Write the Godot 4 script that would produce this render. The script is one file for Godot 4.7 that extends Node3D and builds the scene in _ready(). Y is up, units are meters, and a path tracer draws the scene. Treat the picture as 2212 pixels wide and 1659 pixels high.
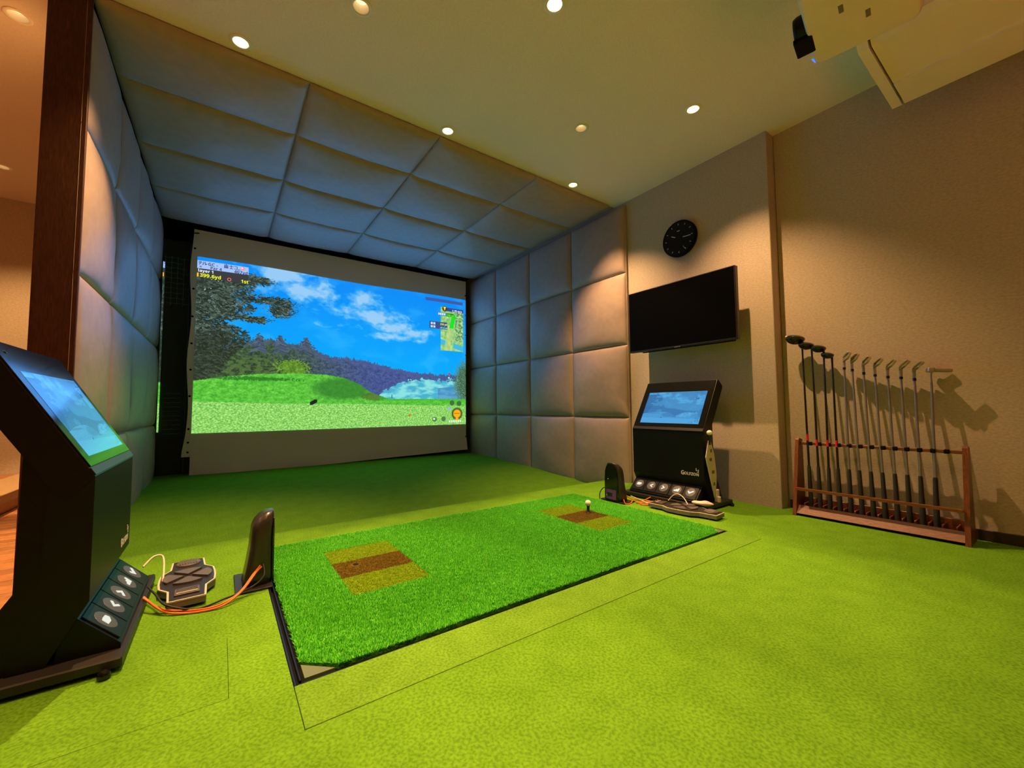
extends Node3D
# Indoor golf simulator bay. Metres, y up, -z towards the impact screen, x to the right of the bay.

const CEIL := 2.907
const WALL_R := 3.52
const PILLAR_R := 3.40
const BAY_Z := -2.957      # where the level carpet ends and the bay's own carpet dips and rises
const SCREEN_Z := -5.85
var M := {}
var names := {}
var rng := RandomNumberGenerator.new()

# ------------------------------------------------------------------ mesh builder
class MB:
	var v := PackedVector3Array()
	var uv := PackedVector2Array()
	var ix := PackedInt32Array()
	var mark := 0
	func start() -> void:
		mark = ix.size()
	func close() -> void:
		# orient the shape added since start() outwards
		var vol := 0.0
		for i in range(mark, ix.size(), 3):
			vol += v[ix[i]].dot(v[ix[i + 1]].cross(v[ix[i + 2]]))
		if vol < 0.0:
			flip()
	func facing(dir: Vector3) -> void:
		var s := 0.0
		for i in range(mark, ix.size(), 3):
			s += (v[ix[i + 1]] - v[ix[i]]).cross(v[ix[i + 2]] - v[ix[i]]).dot(dir)
		if s < 0.0:
			flip()
	func flip() -> void:
		for i in range(mark, ix.size(), 3):
			var t := ix[i]
			ix[i] = ix[i + 1]
			ix[i + 1] = t
	func p(a: Vector3, t := Vector2.ZERO) -> int:
		v.append(a)
		uv.append(t)
		return v.size() - 1
	func tri(a: Vector3, b: Vector3, c: Vector3) -> void:
		var n := v.size()
		p(a); p(b); p(c)
		ix.append_array(PackedInt32Array([n, n + 1, n + 2]))
	func quad(a: Vector3, b: Vector3, c: Vector3, d: Vector3) -> void:
		var n := v.size()
		p(a, Vector2(0, 1)); p(b, Vector2(1, 1)); p(c, Vector2(1, 0)); p(d, Vector2(0, 0))
		ix.append_array(PackedInt32Array([n, n + 1, n + 2, n, n + 2, n + 3]))
	func mesh() -> ArrayMesh:
		var n := PackedVector3Array()
		n.resize(v.size())
		for i in range(0, ix.size(), 3):
			var f := (v[ix[i + 1]] - v[ix[i]]).cross(v[ix[i + 2]] - v[ix[i]])
			n[ix[i]] += f
			n[ix[i + 1]] += f
			n[ix[i + 2]] += f
		var out := PackedInt32Array()
		out.resize(ix.size())
		for i in range(0, ix.size(), 3):
			out[i] = ix[i]
			out[i + 1] = ix[i + 2]
			out[i + 2] = ix[i + 1]
		for i in n.size():
			n[i] = n[i].normalized() if n[i].length_squared() > 1e-20 else Vector3.UP
		var a := []
		a.resize(Mesh.ARRAY_MAX)
		a[Mesh.ARRAY_VERTEX] = v
		a[Mesh.ARRAY_NORMAL] = n
		a[Mesh.ARRAY_TEX_UV] = uv
		a[Mesh.ARRAY_INDEX] = out
		var m := ArrayMesh.new()
		m.add_surface_from_arrays(Mesh.PRIMITIVE_TRIANGLES, a)
		return m

# chamfered box between two corners, optionally turned
func bx(m: MB, lo: Vector3, hi: Vector3, b := 0.003, t := Transform3D()) -> void:
	m.start()
	var c := (lo + hi) * 0.5
	var h := (hi - lo).abs() * 0.5
	b = minf(b, minf(h.x, minf(h.y, h.z)) * 0.45)
	var g := func(sx: float, sy: float, sz: float, ax: int) -> Vector3:
		var e := Vector3(b, b, b)
		e[ax] = 0.0
		return t * (c + Vector3(sx * (h.x - e.x), sy * (h.y - e.y), sz * (h.z - e.z)))
	for ax in 3:
		for s in [-1.0, 1.0]:
			var q := []
			for k in [[-1, -1], [1, -1], [1, 1], [-1, 1]]:
				var sg := Vector3()
				sg[ax] = s
				sg[(ax + 1) % 3] = k[0]
				sg[(ax + 2) % 3] = k[1]
				q.append(g.call(sg.x, sg.y, sg.z, ax))
			if s > 0: m.quad(q[0], q[1], q[2], q[3])
			else: m.quad(q[3], q[2], q[1], q[0])
	for ax in 3:       # edges that run along axis ax
		var a1 := (ax + 1) % 3
		var a2 := (ax + 2) % 3
		for s1 in [-1.0, 1.0]:
			for s2 in [-1.0, 1.0]:
				var pts := []
				for e in [-1.0, 1.0]:
					var sg := Vector3()
					sg[ax] = e
					sg[a1] = s1
					sg[a2] = s2
					pts.append(g.call(sg.x, sg.y, sg.z, a1))
					pts.append(g.call(sg.x, sg.y, sg.z, a2))
				if s1 * s2 > 0: m.quad(pts[0], pts[1], pts[3], pts[2])
				else: m.quad(pts[2], pts[3], pts[1], pts[0])
	for sx in [-1.0, 1.0]:
		for sy in [-1.0, 1.0]:
			for sz in [-1.0, 1.0]:
				var A: Vector3 = g.call(sx, sy, sz, 0)
				var B: Vector3 = g.call(sx, sy, sz, 1)
				var C: Vector3 = g.call(sx, sy, sz, 2)
				if sx * sy * sz > 0: m.tri(A, B, C)
				else: m.tri(C, B, A)
	m.close()

# prism: polygon in the plane (ex, ey) at origin o, thickness along ez from 0 to d
func prism(m: MB, poly: PackedVector2Array, o: Vector3, ex: Vector3, ey: Vector3, ez: Vector3, d: float) -> void:
	m.start()
	var t := Geometry2D.triangulate_polygon(poly)
	var f := func(q: Vector2, k: float) -> Vector3: return o + ex * q.x + ey * q.y + ez * k
	for i in range(0, t.size(), 3):
		m.tri(f.call(poly[t[i]], 0.0), f.call(poly[t[i + 1]], 0.0), f.call(poly[t[i + 2]], 0.0))
		m.tri(f.call(poly[t[i + 2]], d), f.call(poly[t[i + 1]], d), f.call(poly[t[i]], d))
	var a := 0.0
	for i in poly.size():
		a += poly[i].cross(poly[(i + 1) % poly.size()])
	# caps from triangulate_polygon may wind either way: make them agree with the sides
	var cap := (poly[t[1]] - poly[t[0]]).cross(poly[t[2]] - poly[t[0]])
	for i in poly.size():
		var q := poly[i]
		var r := poly[(i + 1) % poly.size()]
		if a * cap > 0: m.quad(f.call(r, 0.0), f.call(q, 0.0), f.call(q, d), f.call(r, d))
		else: m.quad(f.call(q, 0.0), f.call(r, 0.0), f.call(r, d), f.call(q, d))
	m.close()

# tube through points, radius a number or an array
func tube(m: MB, pts: Array, rad, seg := 8, caps := true) -> void:
	m.start()
	var base := m.v.size()
	var up := Vector3.UP
	for i in pts.size():
		var d: Vector3 = (pts[mini(i + 1, pts.size() - 1)] - pts[maxi(i - 1, 0)]).normalized()
		if absf(d.dot(up)) > 0.95: up = Vector3.RIGHT if absf(d.x) < 0.9 else Vector3.FORWARD
		var a := d.cross(up).normalized()
		up = a.cross(d).normalized()
		var r: float = rad[i] if rad is Array else rad
		for k in seg:
			var w := TAU * k / seg
			m.p(pts[i] + (a * cos(w) + up * sin(w)) * r)
	for i in pts.size() - 1:
		for k in seg:
			var a0 := base + i * seg + k
			var a1 := base + i * seg + (k + 1) % seg
			m.ix.append_array(PackedInt32Array([a0, a1, a1 + seg, a0, a1 + seg, a0 + seg]))
	if caps:
		for e in [0, pts.size() - 1]:
			var c := m.p(pts[e])
			var ring := []
			for k in seg: ring.append(m.p(m.v[base + e * seg + k]))
			for k in seg:
				if e == 0: m.ix.append_array(PackedInt32Array([c, ring[(k + 1) % seg], ring[k]]))
				else: m.ix.append_array(PackedInt32Array([c, ring[k], ring[(k + 1) % seg]]))
	m.close()

# lathe: profile of (radius, height) about the axis through o; runs from bottom to top on the outside
func lathe(m: MB, prof: Array, o: Vector3, axis := Vector3.UP, seg := 24, open := false) -> void:
	m.start()
	var e1 := axis.cross(Vector3.RIGHT if absf(axis.x) < 0.9 else Vector3.UP).normalized()
	var e2 := axis.cross(e1)
	var base := m.v.size()
	for q in prof:
		for k in seg:
			var w := TAU * k / seg
			m.p(o + axis * q.y + (e1 * cos(w) + e2 * sin(w)) * q.x)
	for i in prof.size() - 1:
		for k in seg:
			var a0 := base + i * seg + k
			var a1 := base + i * seg + (k + 1) % seg
			m.ix.append_array(PackedInt32Array([a0, a1, a1 + seg, a0, a1 + seg, a0 + seg]))
	if not open:
		for e in [0, prof.size() - 1]:
			if prof[e].x < 1e-5: continue
			var c := m.p(o + axis * prof[e].y)
			var ring := []
			for k in seg: ring.append(m.p(m.v[base + e * seg + k]))
			for k in seg:
				if e == 0: m.ix.append_array(PackedInt32Array([c, ring[(k + 1) % seg], ring[k]]))
				else: m.ix.append_array(PackedInt32Array([c, ring[k], ring[(k + 1) % seg]]))
		m.close()

# smooth surface f(u, v) with u, v in 0..1
func grid(m: MB, nu: int, nv: int, f: Callable, dir: Vector3) -> void:
	m.start()
	var base := m.v.size()
	for j in nv + 1:
		for i in nu + 1:
			var u := float(i) / nu
			var w := float(j) / nv
			m.p(f.call(u, w), Vector2(u, w))
	for j in nv:
		for i in nu:
			var a := base + j * (nu + 1) + i
			m.ix.append_array(PackedInt32Array([a, a + 1, a + nu + 2, a, a + nu + 2, a + nu + 1]))
	m.facing(dir)

# ellipsoid-like solid with exponents
func blob(m: MB, t: Transform3D, f: Callable, nu := 20, nv := 12) -> void:
	m.start()
	var base := m.v.size()
	for j in nv + 1:
		for i in nu:
			var th := PI * (float(j) / nv - 0.5)
			var ph := TAU * i / nu
			m.p(t * f.call(Vector3(cos(th) * cos(ph), sin(th), cos(th) * sin(ph))))
	for j in nv:
		for i in nu:
			var a := base + j * nu + i
			var b := base + j * nu + (i + 1) % nu
			m.ix.append_array(PackedInt32Array([a, b, b + nu, a, b + nu, a + nu]))
	m.close()

# ------------------------------------------------------------------ nodes
func numbered(n: String) -> String:
	names[n] = names.get(n, -1) + 1
	return n if names[n] == 0 else "%s_%03d" % [n, names[n]]

func put(called: String, m, mat: Material, parent: Node3D = null) -> MeshInstance3D:
	var o := MeshInstance3D.new()
	o.mesh = m.mesh() if m is MB else m
	o.material_override = mat
	o.cast_shadow = GeometryInstance3D.SHADOW_CASTING_SETTING_ON
	if parent == null:
		o.name = numbered(called)
		add_child(o)
	else:
		o.name = called
		parent.add_child(o, true)
	return o

func thing(called: String, label: String, category: String, at := Vector3.ZERO, turn := 0.0, group := "") -> Node3D:
	var o := Node3D.new()
	o.name = numbered(called)
	add_child(o)
	o.position = at
	o.rotation.y = turn
	return tag(o, label, category, group)

func tag(o: Node3D, label: String, category: String, group := "") -> Node3D:
	o.set_meta("label", label)
	o.set_meta("category", category)
	if group: o.set_meta("group", group)
	return o

func struct(o: Node3D, label := "", category := "") -> Node3D:
	o.set_meta("kind", "structure")
	if label: o.set_meta("label", label)
	if category: o.set_meta("category", category)
	return o

func box1(called: String, lo: Vector3, hi: Vector3, mat: Material, parent: Node3D = null, b := 0.003) -> MeshInstance3D:
	var m := MB.new()
	bx(m, lo, hi, b)
	return put(called, m, mat, parent)

func letters(text: String, size: float, mat: Material, parent: Node3D, called: String, at: Vector3, b := Basis(), bold := true, align := HORIZONTAL_ALIGNMENT_LEFT) -> MeshInstance3D:
	var f := SystemFont.new()
	f.font_names = PackedStringArray(["Droid Sans"])
	f.font_weight = 700 if bold else 400
	var t := TextMesh.new()
	t.text = text
	t.font = f
	t.font_size = 64
	t.pixel_size = size / 64.0
	t.depth = 0.0008
	t.horizontal_alignment = align
	t.curve_step = 2.0
	var o := MeshInstance3D.new()
	o.name = called
	o.mesh = t
	o.material_override = mat
	o.transform = Transform3D(b, at)
	parent.add_child(o, true)
	return o

# ------------------------------------------------------------------ materials
func lin(r: float, g: float, b: float) -> Color:
	return Color(r, g, b).linear_to_srgb()

func mat(c: Color, rough := 0.6, metal := 0.0, spec := 0.5) -> StandardMaterial3D:
	var s := StandardMaterial3D.new()
	s.albedo_color = c
	s.roughness = rough
	s.metallic = metal
	s.metallic_specular = spec
	return s

func glow(c: Color, e: float) -> StandardMaterial3D:
	var s := mat(Color(0.05, 0.05, 0.05), 0.5)
	s.emission_enabled = true
	s.emission = c
	s.emission_energy_multiplier = e
	return s

func noise_tex(freq: float, stops: Array, cols: Array, size := 512, sd := 1, oct := 3, kind := FastNoiseLite.TYPE_SIMPLEX_SMOOTH) -> ImageTexture:
	var n := FastNoiseLite.new()
	n.noise_type = kind
	n.seed = sd
	n.frequency = freq
	n.fractal_octaves = oct
	var im := n.get_seamless_image(size, size, false, false, 0.12, true)
	var out := Image.create(size, size, false, Image.FORMAT_RGB8)
	var g := Gradient.new()
	g.offsets = PackedFloat32Array(stops)
	g.colors = PackedColorArray(cols)
	var lut := []
	for i in 256: lut.append(g.sample(i / 255.0))
	for y in size:
		for x in size:
			out.set_pixel(x, y, lut[int(im.get_pixel(x, y).r * 255.0)])
	return ImageTexture.create_from_image(out)

func with_tex(s: StandardMaterial3D, t: Texture2D, scale: Vector3, world := true) -> StandardMaterial3D:
	s.albedo_texture = t
	s.uv1_triplanar = true
	s.uv1_world_triplanar = world
	s.uv1_scale = scale
	return s

func with_detail(s: StandardMaterial3D, t: Texture2D, scale: Vector3) -> StandardMaterial3D:
	s.detail_enabled = true
	s.detail_albedo = t
	s.detail_blend_mode = BaseMaterial3D.BLEND_MODE_MUL
	s.detail_uv_layer = BaseMaterial3D.DETAIL_UV_2
	s.uv2_triplanar = true
	s.uv2_world_triplanar = true
	s.uv2_scale = scale
	return s

func with_bump(s: StandardMaterial3D, t: Texture2D, cm: float) -> StandardMaterial3D:
	s.heightmap_enabled = true
	s.heightmap_texture = t
	s.heightmap_scale = cm
	return s

func make_materials() -> void:
	var W := Color.WHITE
	var fine := noise_tex(0.075, [0.2, 0.5, 0.8], [Color(0.80, 0.81, 0.74), Color(0.91, 0.92, 0.88), Color(1, 1, 1)], 512, 3, 5)
	var fine_h := noise_tex(0.16, [0.0, 1.0], [Color.BLACK, W], 512, 5, 3)
	var blotch := noise_tex(0.03, [0.2, 0.8], [Color(0.93, 0.94, 0.91), W], 256, 9, 4)
	M.carpet = with_bump(with_detail(with_tex(mat(lin(0.155, 0.365, 0.022), 0.95, 0, 0.15), fine, Vector3.ONE * 2.2), blotch, Vector3.ONE * 0.9), fine_h, 0.06)
	M.carpet_strip = with_bump(with_detail(with_tex(mat(lin(0.170, 0.375, 0.030), 0.95, 0, 0.15), fine, Vector3.ONE * 2.3), blotch, Vector3.ONE * 0.9), fine_h, 0.06)
	M.turf = with_bump(with_tex(mat(lin(0.08, 0.44, 0.012), 0.9, 0, 0.2), fine, Vector3.ONE * 2.6), fine_h, 0.2)
	M.olive = with_bump(with_tex(mat(lin(0.19, 0.33, 0.005), 0.9, 0, 0.2), fine, Vector3.ONE * 3.0), fine_h, 0.3)
	M.brown_turf = with_bump(with_tex(mat(lin(0.14, 0.10, 0.008), 0.9, 0, 0.2), fine, Vector3.ONE * 3.0), fine_h, 0.3)
	var paper := noise_tex(0.05, [0.1, 0.5, 0.9], [Color(0.90, 0.89, 0.87), Color(0.955, 0.95, 0.94), W], 512, 21, 5)
	var paper_h := noise_tex(0.13, [0.0, 1.0], [Color.BLACK, W], 512, 22, 2)
	M.wallpaper = with_bump(with_tex(mat(lin(0.52, 0.45, 0.37), 0.85, 0, 0.25), paper, Vector3(1.6, 3.0, 1.6)), paper_h, 0.004)
	var plaster := noise_tex(0.12, [0.0, 1.0], [Color(0.95, 0.95, 0.95), W], 256, 31, 3)
	M.ceiling = with_bump(with_tex(mat(lin(0.84, 0.76, 0.72), 0.9, 0, 0.2), plaster, Vector3.ONE * 2.0), paper_h, 0.01)
	M.ceiling_left = with_bump(with_tex(mat(lin(0.72, 0.64, 0.56), 0.9, 0, 0.2), plaster, Vector3.ONE * 2.0), paper_h, 0.01)
	var leather := noise_tex(0.2, [0.0, 1.0], [Color.BLACK, W], 512, 41, 2)
	M.pad = with_bump(with_tex(mat(lin(0.39, 0.30, 0.255), 0.48, 0, 0.4), noise_tex(0.03, [0.0, 1.0], [Color(0.93, 0.93, 0.93), W], 256, 42, 3), Vector3.ONE * 1.4), leather, 0.008)
	M.pad_side = M.pad
	M.dark_gap = mat(lin(0.01, 0.01, 0.01), 0.9)
	var grain := noise_tex(0.02, [0.0, 0.35, 0.6, 1.0], [Color(0.45, 0.42, 0.40), Color(0.8, 0.78, 0.75), Color(0.62, 0.6, 0.57), W], 512, 51, 4)
	# one stain of wood; only the run of the grain differs
	M.rack = with_tex(mat(lin(0.36, 0.115, 0.042), 0.4, 0, 0.5), grain, Vector3(6, 6, 0.8))
	M.rack_side = with_tex(mat(lin(0.36, 0.115, 0.042), 0.4, 0, 0.5), grain, Vector3(6, 0.8, 6))
	M.rack_light = M.rack
	M.pillar = with_tex(mat(lin(0.12, 0.034, 0.012), 0.5, 0, 0.4), grain, Vector3(5, 0.5, 5))
	M.planks = []
	for k in 3:
		M.planks.append(with_tex(mat(lin(0.34 + 0.07 * k, 0.15 + 0.035 * k, 0.065 + 0.012 * k), 0.35, 0, 0.5), grain, Vector3(0.7, 5, 5 + k)))
	M.bench = with_tex(mat(lin(0.42, 0.30, 0.19), 0.4, 0, 0.5), grain, Vector3(1.0, 5, 6))
	M.cloth = with_bump(mat(lin(0.70, 0.69, 0.68), 0.9, 0, 0.2), fine_h, 0.03)
	M.black = mat(lin(0.006, 0.006, 0.005), 0.35, 0, 0.3)
	M.black_satin = mat(lin(0.007, 0.007, 0.006), 0.4, 0, 0.3)
	M.black_matt = mat(lin(0.006, 0.006, 0.006), 0.7, 0, 0.2)
	M.black_gloss = mat(lin(0.006, 0.006, 0.006), 0.08, 0, 0.5)
	M.charcoal = mat(lin(0.022, 0.019, 0.018), 0.42, 0, 0.4)
	M.sensor_shell = mat(lin(0.045, 0.036, 0.032), 0.28, 0.3, 0.5)
	M.grey_plastic = mat(lin(0.16, 0.145, 0.135), 0.5, 0, 0.5)
	M.pale_line = mat(lin(0.55, 0.50, 0.40), 0.5)
	M.button = mat(lin(0.10, 0.085, 0.08), 0.4)
	M.white = mat(lin(0.75, 0.73, 0.68), 0.5)
	M.ivory = mat(lin(0.66, 0.60, 0.48), 0.5)
	M.ball = with_bump(mat(lin(0.8, 0.79, 0.74), 0.3), noise_tex(0.05, [0.0, 1.0], [Color.BLACK, W], 128, 61, 1, FastNoiseLite.TYPE_CELLULAR), 0.02)
	M.rubber = mat(lin(0.012, 0.012, 0.012), 0.6)
	M.steel = mat(lin(0.30, 0.28, 0.28), 0.4, 0.8)
	M.iron_head = mat(lin(0.42, 0.36, 0.28), 0.4, 0.7)
	M.black_metal = mat(lin(0.02, 0.018, 0.018), 0.18, 0.3, 0.6)
	M.red = mat(lin(0.5, 0.02, 0.02), 0.35)
	M.grip = mat(lin(0.012, 0.012, 0.012), 0.75)
	M.orange = mat(lin(0.75, 0.16, 0.02), 0.45)
	M.white_cable = mat(lin(0.7, 0.66, 0.52), 0.5)
	M.purple = mat(lin(0.22, 0.045, 0.34), 0.2)
	M.projector = mat(lin(0.74, 0.68, 0.62), 0.5)
	M.aircon = mat(lin(0.82, 0.78, 0.70), 0.5)
	M.lens_glass = mat(lin(0.01, 0.01, 0.012), 0.05)
	M.led = glow(Color(0.15, 0.35, 1.0), 3.0)
	M.reflector = mat(lin(0.85, 0.78, 0.62), 0.2, 0.9)
	M.trim_white = mat(lin(0.8, 0.75, 0.66), 0.4)
	M.lamp_on = glow(Color(1.0, 0.86, 0.62), 9.0)
	M.lamp_soft = glow(Color(1.0, 0.85, 0.58), 2.0)
	M.net = mat(lin(0.02, 0.03, 0.028), 0.8)
	M.net_cord = mat(lin(0.12, 0.26, 0.20), 0.7)
	M.icon = glow(Color(1, 1, 0.93), 0.8)
	M.icon_disc = mat(lin(0.07, 0.075, 0.09), 0.5)
	M.clock_mark = mat(lin(0.7, 0.7, 0.66), 0.5)
	M.baseboard = mat(lin(0.03, 0.018, 0.012), 0.5)
	M.outlet = mat(lin(0.6, 0.55, 0.45), 0.5)
	M.corner_plate = mat(lin(0.085, 0.13, 0.06), 0.6)
	M.tv_bezel = mat(lin(0.015, 0.012, 0.011), 0.35)
	M.tv_panel = mat(lin(0.002, 0.002, 0.002), 0.25, 0, 0.15)

# ------------------------------------------------------------------ the picture that the projector shows
func stroke(im: Image, pts: Array, w: float, c: Color) -> void:
	for k in pts.size() - 1:
		var a: Vector2 = pts[k]
		var b: Vector2 = pts[k + 1]
		var n := int(a.distance_to(b)) + 1
		for i in n + 1:
			var q := a.lerp(b, float(i) / n)
			im.fill_rect(Rect2i(int(q.x - w * 0.5), int(q.y - w * 0.5), int(ceil(w)), int(ceil(w))), c)

func disc(im: Image, c: Vector2, r: float, col: Color) -> void:
	for y in range(int(c.y - r), int(c.y + r) + 1):
		for x in range(int(c.x - r), int(c.x + r) + 1):
			if Vector2(x, y).distance_to(c) <= r and x >= 0 and y >= 0 and x < im.get_width() and y < im.get_height():
				im.set_pixel(x, y, col)

func line_at(pts: Array, u: float) -> float:
	for k in pts.size() - 1:
		if u <= pts[k + 1].x:
			return lerpf(pts[k].y, pts[k + 1].y, clampf((u - pts[k].x) / (pts[k + 1].x - pts[k].x), 0, 1))
	return pts[pts.size() - 1].y

func golf_picture() -> Image:
	var w := 1200
	var h := 696
	var im := Image.create(w, h, false, Image.FORMAT_RGB8)
	var n1 := FastNoiseLite.new()
	n1.seed = 7; n1.frequency = 0.006; n1.fractal_octaves = 5
	var n2 := FastNoiseLite.new()
	n2.seed = 17; n2.frequency = 0.03; n2.fractal_octaves = 4
	var n3 := FastNoiseLite.new()
	n3.seed = 27; n3.frequency = 0.14; n3.fractal_octaves = 2
	var n4 := FastNoiseLite.new()
	n4.seed = 37; n4.frequency = 0.05; n4.noise_type = FastNoiseLite.TYPE_CELLULAR
	var mound := [Vector2(0, 0.705), Vector2(0.09, 0.675), Vector2(0.18, 0.657), Vector2(0.31, 0.642), Vector2(0.40, 0.646), Vector2(0.458, 0.659), Vector2(0.52, 0.70), Vector2(0.565, 0.755), Vector2(0.64, 0.80), Vector2(1, 0.80)]
	var near := [Vector2(0, 0.822), Vector2(0.24, 0.833), Vector2(0.565, 0.838), Vector2(1, 0.856)]
	var wood := [Vector2(0, 0.52), Vector2(0.13, 0.47), Vector2(0.19, 0.45), Vector2(0.25, 0.46), Vector2(0.33, 0.475), Vector2(0.39, 0.525), Vector2(0.46, 0.53), Vector2(0.53, 0.535), Vector2(0.66, 0.585), Vector2(0.76, 0.61), Vector2(0.95, 0.62), Vector2(1, 0.62)]
	var puffs := [[0.24, 0.02, 0.16, 0.10, 0.9], [0.33, 0.11, 0.14, 0.09, 0.9], [0.42, 0.20, 0.10, 0.07, 0.7], [0.55, 0.12, 0.12, 0.08, 0.8], [0.60, 0.22, 0.13, 0.07, 0.9], [0.68, 0.27, 0.12, 0.06, 0.8], [0.75, 0.31, 0.10, 0.05, 0.7], [0.45, 0.31, 0.10, 0.03, 0.5], [0.66, 0.36, 0.14, 0.035, 0.6], [0.2, 0.13, 0.1, 0.04, 0.4], [0.78, 0.37, 0.08, 0.03, 0.5]]
	n3.frequency = 0.085
	var pine_edge := [Vector2(0.0, 0.13), Vector2(0.06, 0.16), Vector2(0.13, 0.15), Vector2(0.20, 0.12), Vector2(0.27, 0.15), Vector2(0.33, 0.12), Vector2(0.36, 0.06), Vector2(0.40, 0.12), Vector2(0.45, 0.14), Vector2(0.52, 0.10), Vector2(0.62, 0.06), Vector2(0.75, 0.03)]
	var tops := PackedFloat32Array()
	var mnd := PackedFloat32Array()
	for x in w:
		var u := float(x) / w
		var jag := n2.get_noise_2d(x * 1.3, 40.0) * 0.022 + absf(n2.get_noise_2d(x * 2.5, 90.0)) * -0.03 + n3.get_noise_2d(x * 2.0, 9.0) * 0.008
		tops.append(line_at(wood, u) + jag * (1.0 - 0.55 * u))
		mnd.append(line_at(mound, u) + n3.get_noise_2d(x, 3.0) * 0.004)
	for y in h:
		var v := float(y) / h
		for x in w:
			var u := float(x) / w
			var c := Color()
			var a := n3.get_noise_2d(x, y * 1.2)
			var b := n2.get_noise_2d(x, y * 1.6)
			# the big pine on the left, in front of everything
			var pine := false
			if u < 0.34 and v > 0.05 and v < 0.75:
				var rag := n3.get_noise_2d(x * 0.8, y * 2.2) * 0.045 + b * 0.05
				pine = u < line_at(pine_edge, v) + rag - 0.015
				if not pine and v < 0.36:
					for br in [[0.20, 0.212, 0.085, 0.018], [0.245, 0.252, 0.040, 0.042], [0.17, 0.09, 0.05, 0.02], [0.16, 0.33, 0.05, 0.014]]:
						if Vector2((u - br[0]) / br[2], (v - br[1]) / br[3]).length() < 0.9 + n3.get_noise_2d(x * 0.9, y * 2.4) * 1.1:
							pine = true
							break
			if v > line_at(near, u):
				c = Color(0.36, 0.66, 0.26).lerp(Color(0.70, 0.92, 0.50), clampf(0.5 + 0.75 * n3.get_noise_2d(x * 1.1, y * 1.5) + 0.25 * b, 0, 1))
			elif v > mnd[x]:
				c = Color(0.22, 0.58, 0.14).lerp(Color(0.45, 0.84, 0.30), clampf(0.55 + 0.35 * a + 0.5 * b, 0, 1))
				var sh := Vector2((u - 0.46) / 0.13, (v - 0.735) / 0.085).length()
				if sh < 1.0: c = c.lerp(Color(0.17, 0.44, 0.16), clampf((1.0 - sh) * 2.0, 0, 0.7))
				var sb := Vector2((u - 0.585) / 0.055, (v - 0.785) / 0.028).length()
				if sb < 1.0 + a * 0.4: c = c.lerp(Color(0.30, 0.34, 0.16), 0.6)
				var s2 := Vector2((u - 0.17) / 0.12, (v - 0.685) / 0.011).length()
				if s2 < 1.0 + a: c = c.lerp(Color(0.12, 0.38, 0.12), 0.7)
				if u > 0.60 and v < 0.815: c = c.lerp(Color(0.22, 0.68, 0.18), 0.5)
			elif pine:
				c = Color(0.13, 0.17, 0.14).lerp(Color(0.38, 0.46, 0.42), clampf(0.36 + 0.40 * n3.get_noise_2d(x * 0.8, y * 0.8) + 0.55 * b, 0, 1))
				if v > 0.45: c = c.lerp(Color(0.15, 0.17, 0.12), 0.45)
				elif n3.get_noise_2d(x * 0.9 + 500.0, y * 0.9) > 0.52: c = Color(0.55, 0.68, 0.72)
			elif Vector2((u - 1.0) / 0.055, (v - 0.67) / 0.16).length() < 1.0 + a * 0.6:
				c = Color(0.12, 0.26, 0.18).lerp(Color(0.44, 0.60, 0.47), clampf(0.5 + 0.6 * a, 0, 1))
			elif u > 0.60 and v > lerpf(0.79, 0.655, sqrt(clampf((u - 0.60) / 0.16, 0, 1))) + b * 0.03:
				var d := n1.get_noise_2d(x * 2.0, y * 5.0)
				c = Color(0.27, 0.66, 0.78).lerp(Color(0.52, 0.85, 0.84), clampf(0.5 + d * 1.6, 0, 1))
				if u > 0.86 and v > 0.70 + 0.2 * (0.95 - u): c = c.lerp(Color(0.24, 0.45, 0.72), 0.55)
			else:
				var top := tops[x]
				for peak in [0.178, 0.243, 0.326]:
					top = minf(top, 0.42 + absf(u - peak) * 1.9 + a * 0.03)
				if v > top + a * 0.008:
					var f := smoothstep(0.15, 0.62, u)
					var t := clampf(0.45 + 0.55 * b + 0.45 * a, 0, 1)
					c = Color(0.15, 0.22, 0.14).lerp(Color(0.36, 0.46, 0.32), t).lerp(Color(0.20, 0.26, 0.48).lerp(Color(0.34, 0.40, 0.62), t), f)
					if v - top < 0.035: c = c.lerp(Color(0.30, 0.36, 0.55), 0.5)
					var db := Vector2((u - 0.285) / 0.055, (v - 0.61) / 0.05).length()
					if db < 0.95 + a * 0.5: c = Color(0.26, 0.42, 0.12).lerp(Color(0.50, 0.68, 0.24), t)
					elif u < 0.24 and v > 0.56 and v < 0.66 and b > -0.1: c = c.lerp(Color(0.34, 0.46, 0.20), 0.5)
				else:
					c = Color(0.02, 0.52, 0.93).lerp(Color(0.0, 0.64, 0.95), clampf(v * 1.7, 0, 1))
					var cl := 0.0
					for q in puffs:
						var dx: float = (u - q[0]) / q[2]
						var dy: float = (v - q[1]) / q[3]
						cl = maxf(cl, q[4] * (1.0 - sqrt(dx * dx + dy * dy)))
					var nn := n1.get_noise_2d(x, y * 1.5)
					if cl > 0.0: c = c.lerp(Color(0.66, 0.80, 0.92), 0.85 * clampf((cl + nn * 0.75 + b * 0.22 - 0.05) * 1.7, 0, 1))
					else: c = c.lerp(Color(0.35, 0.72, 0.95), clampf(nn * 0.6, 0, 0.3))
			im.set_pixel(x, y, c)
	# needle sprays of the pine, and the ragged tops of the firs
	var r := RandomNumberGenerator.new()
	r.seed = 12
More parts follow.
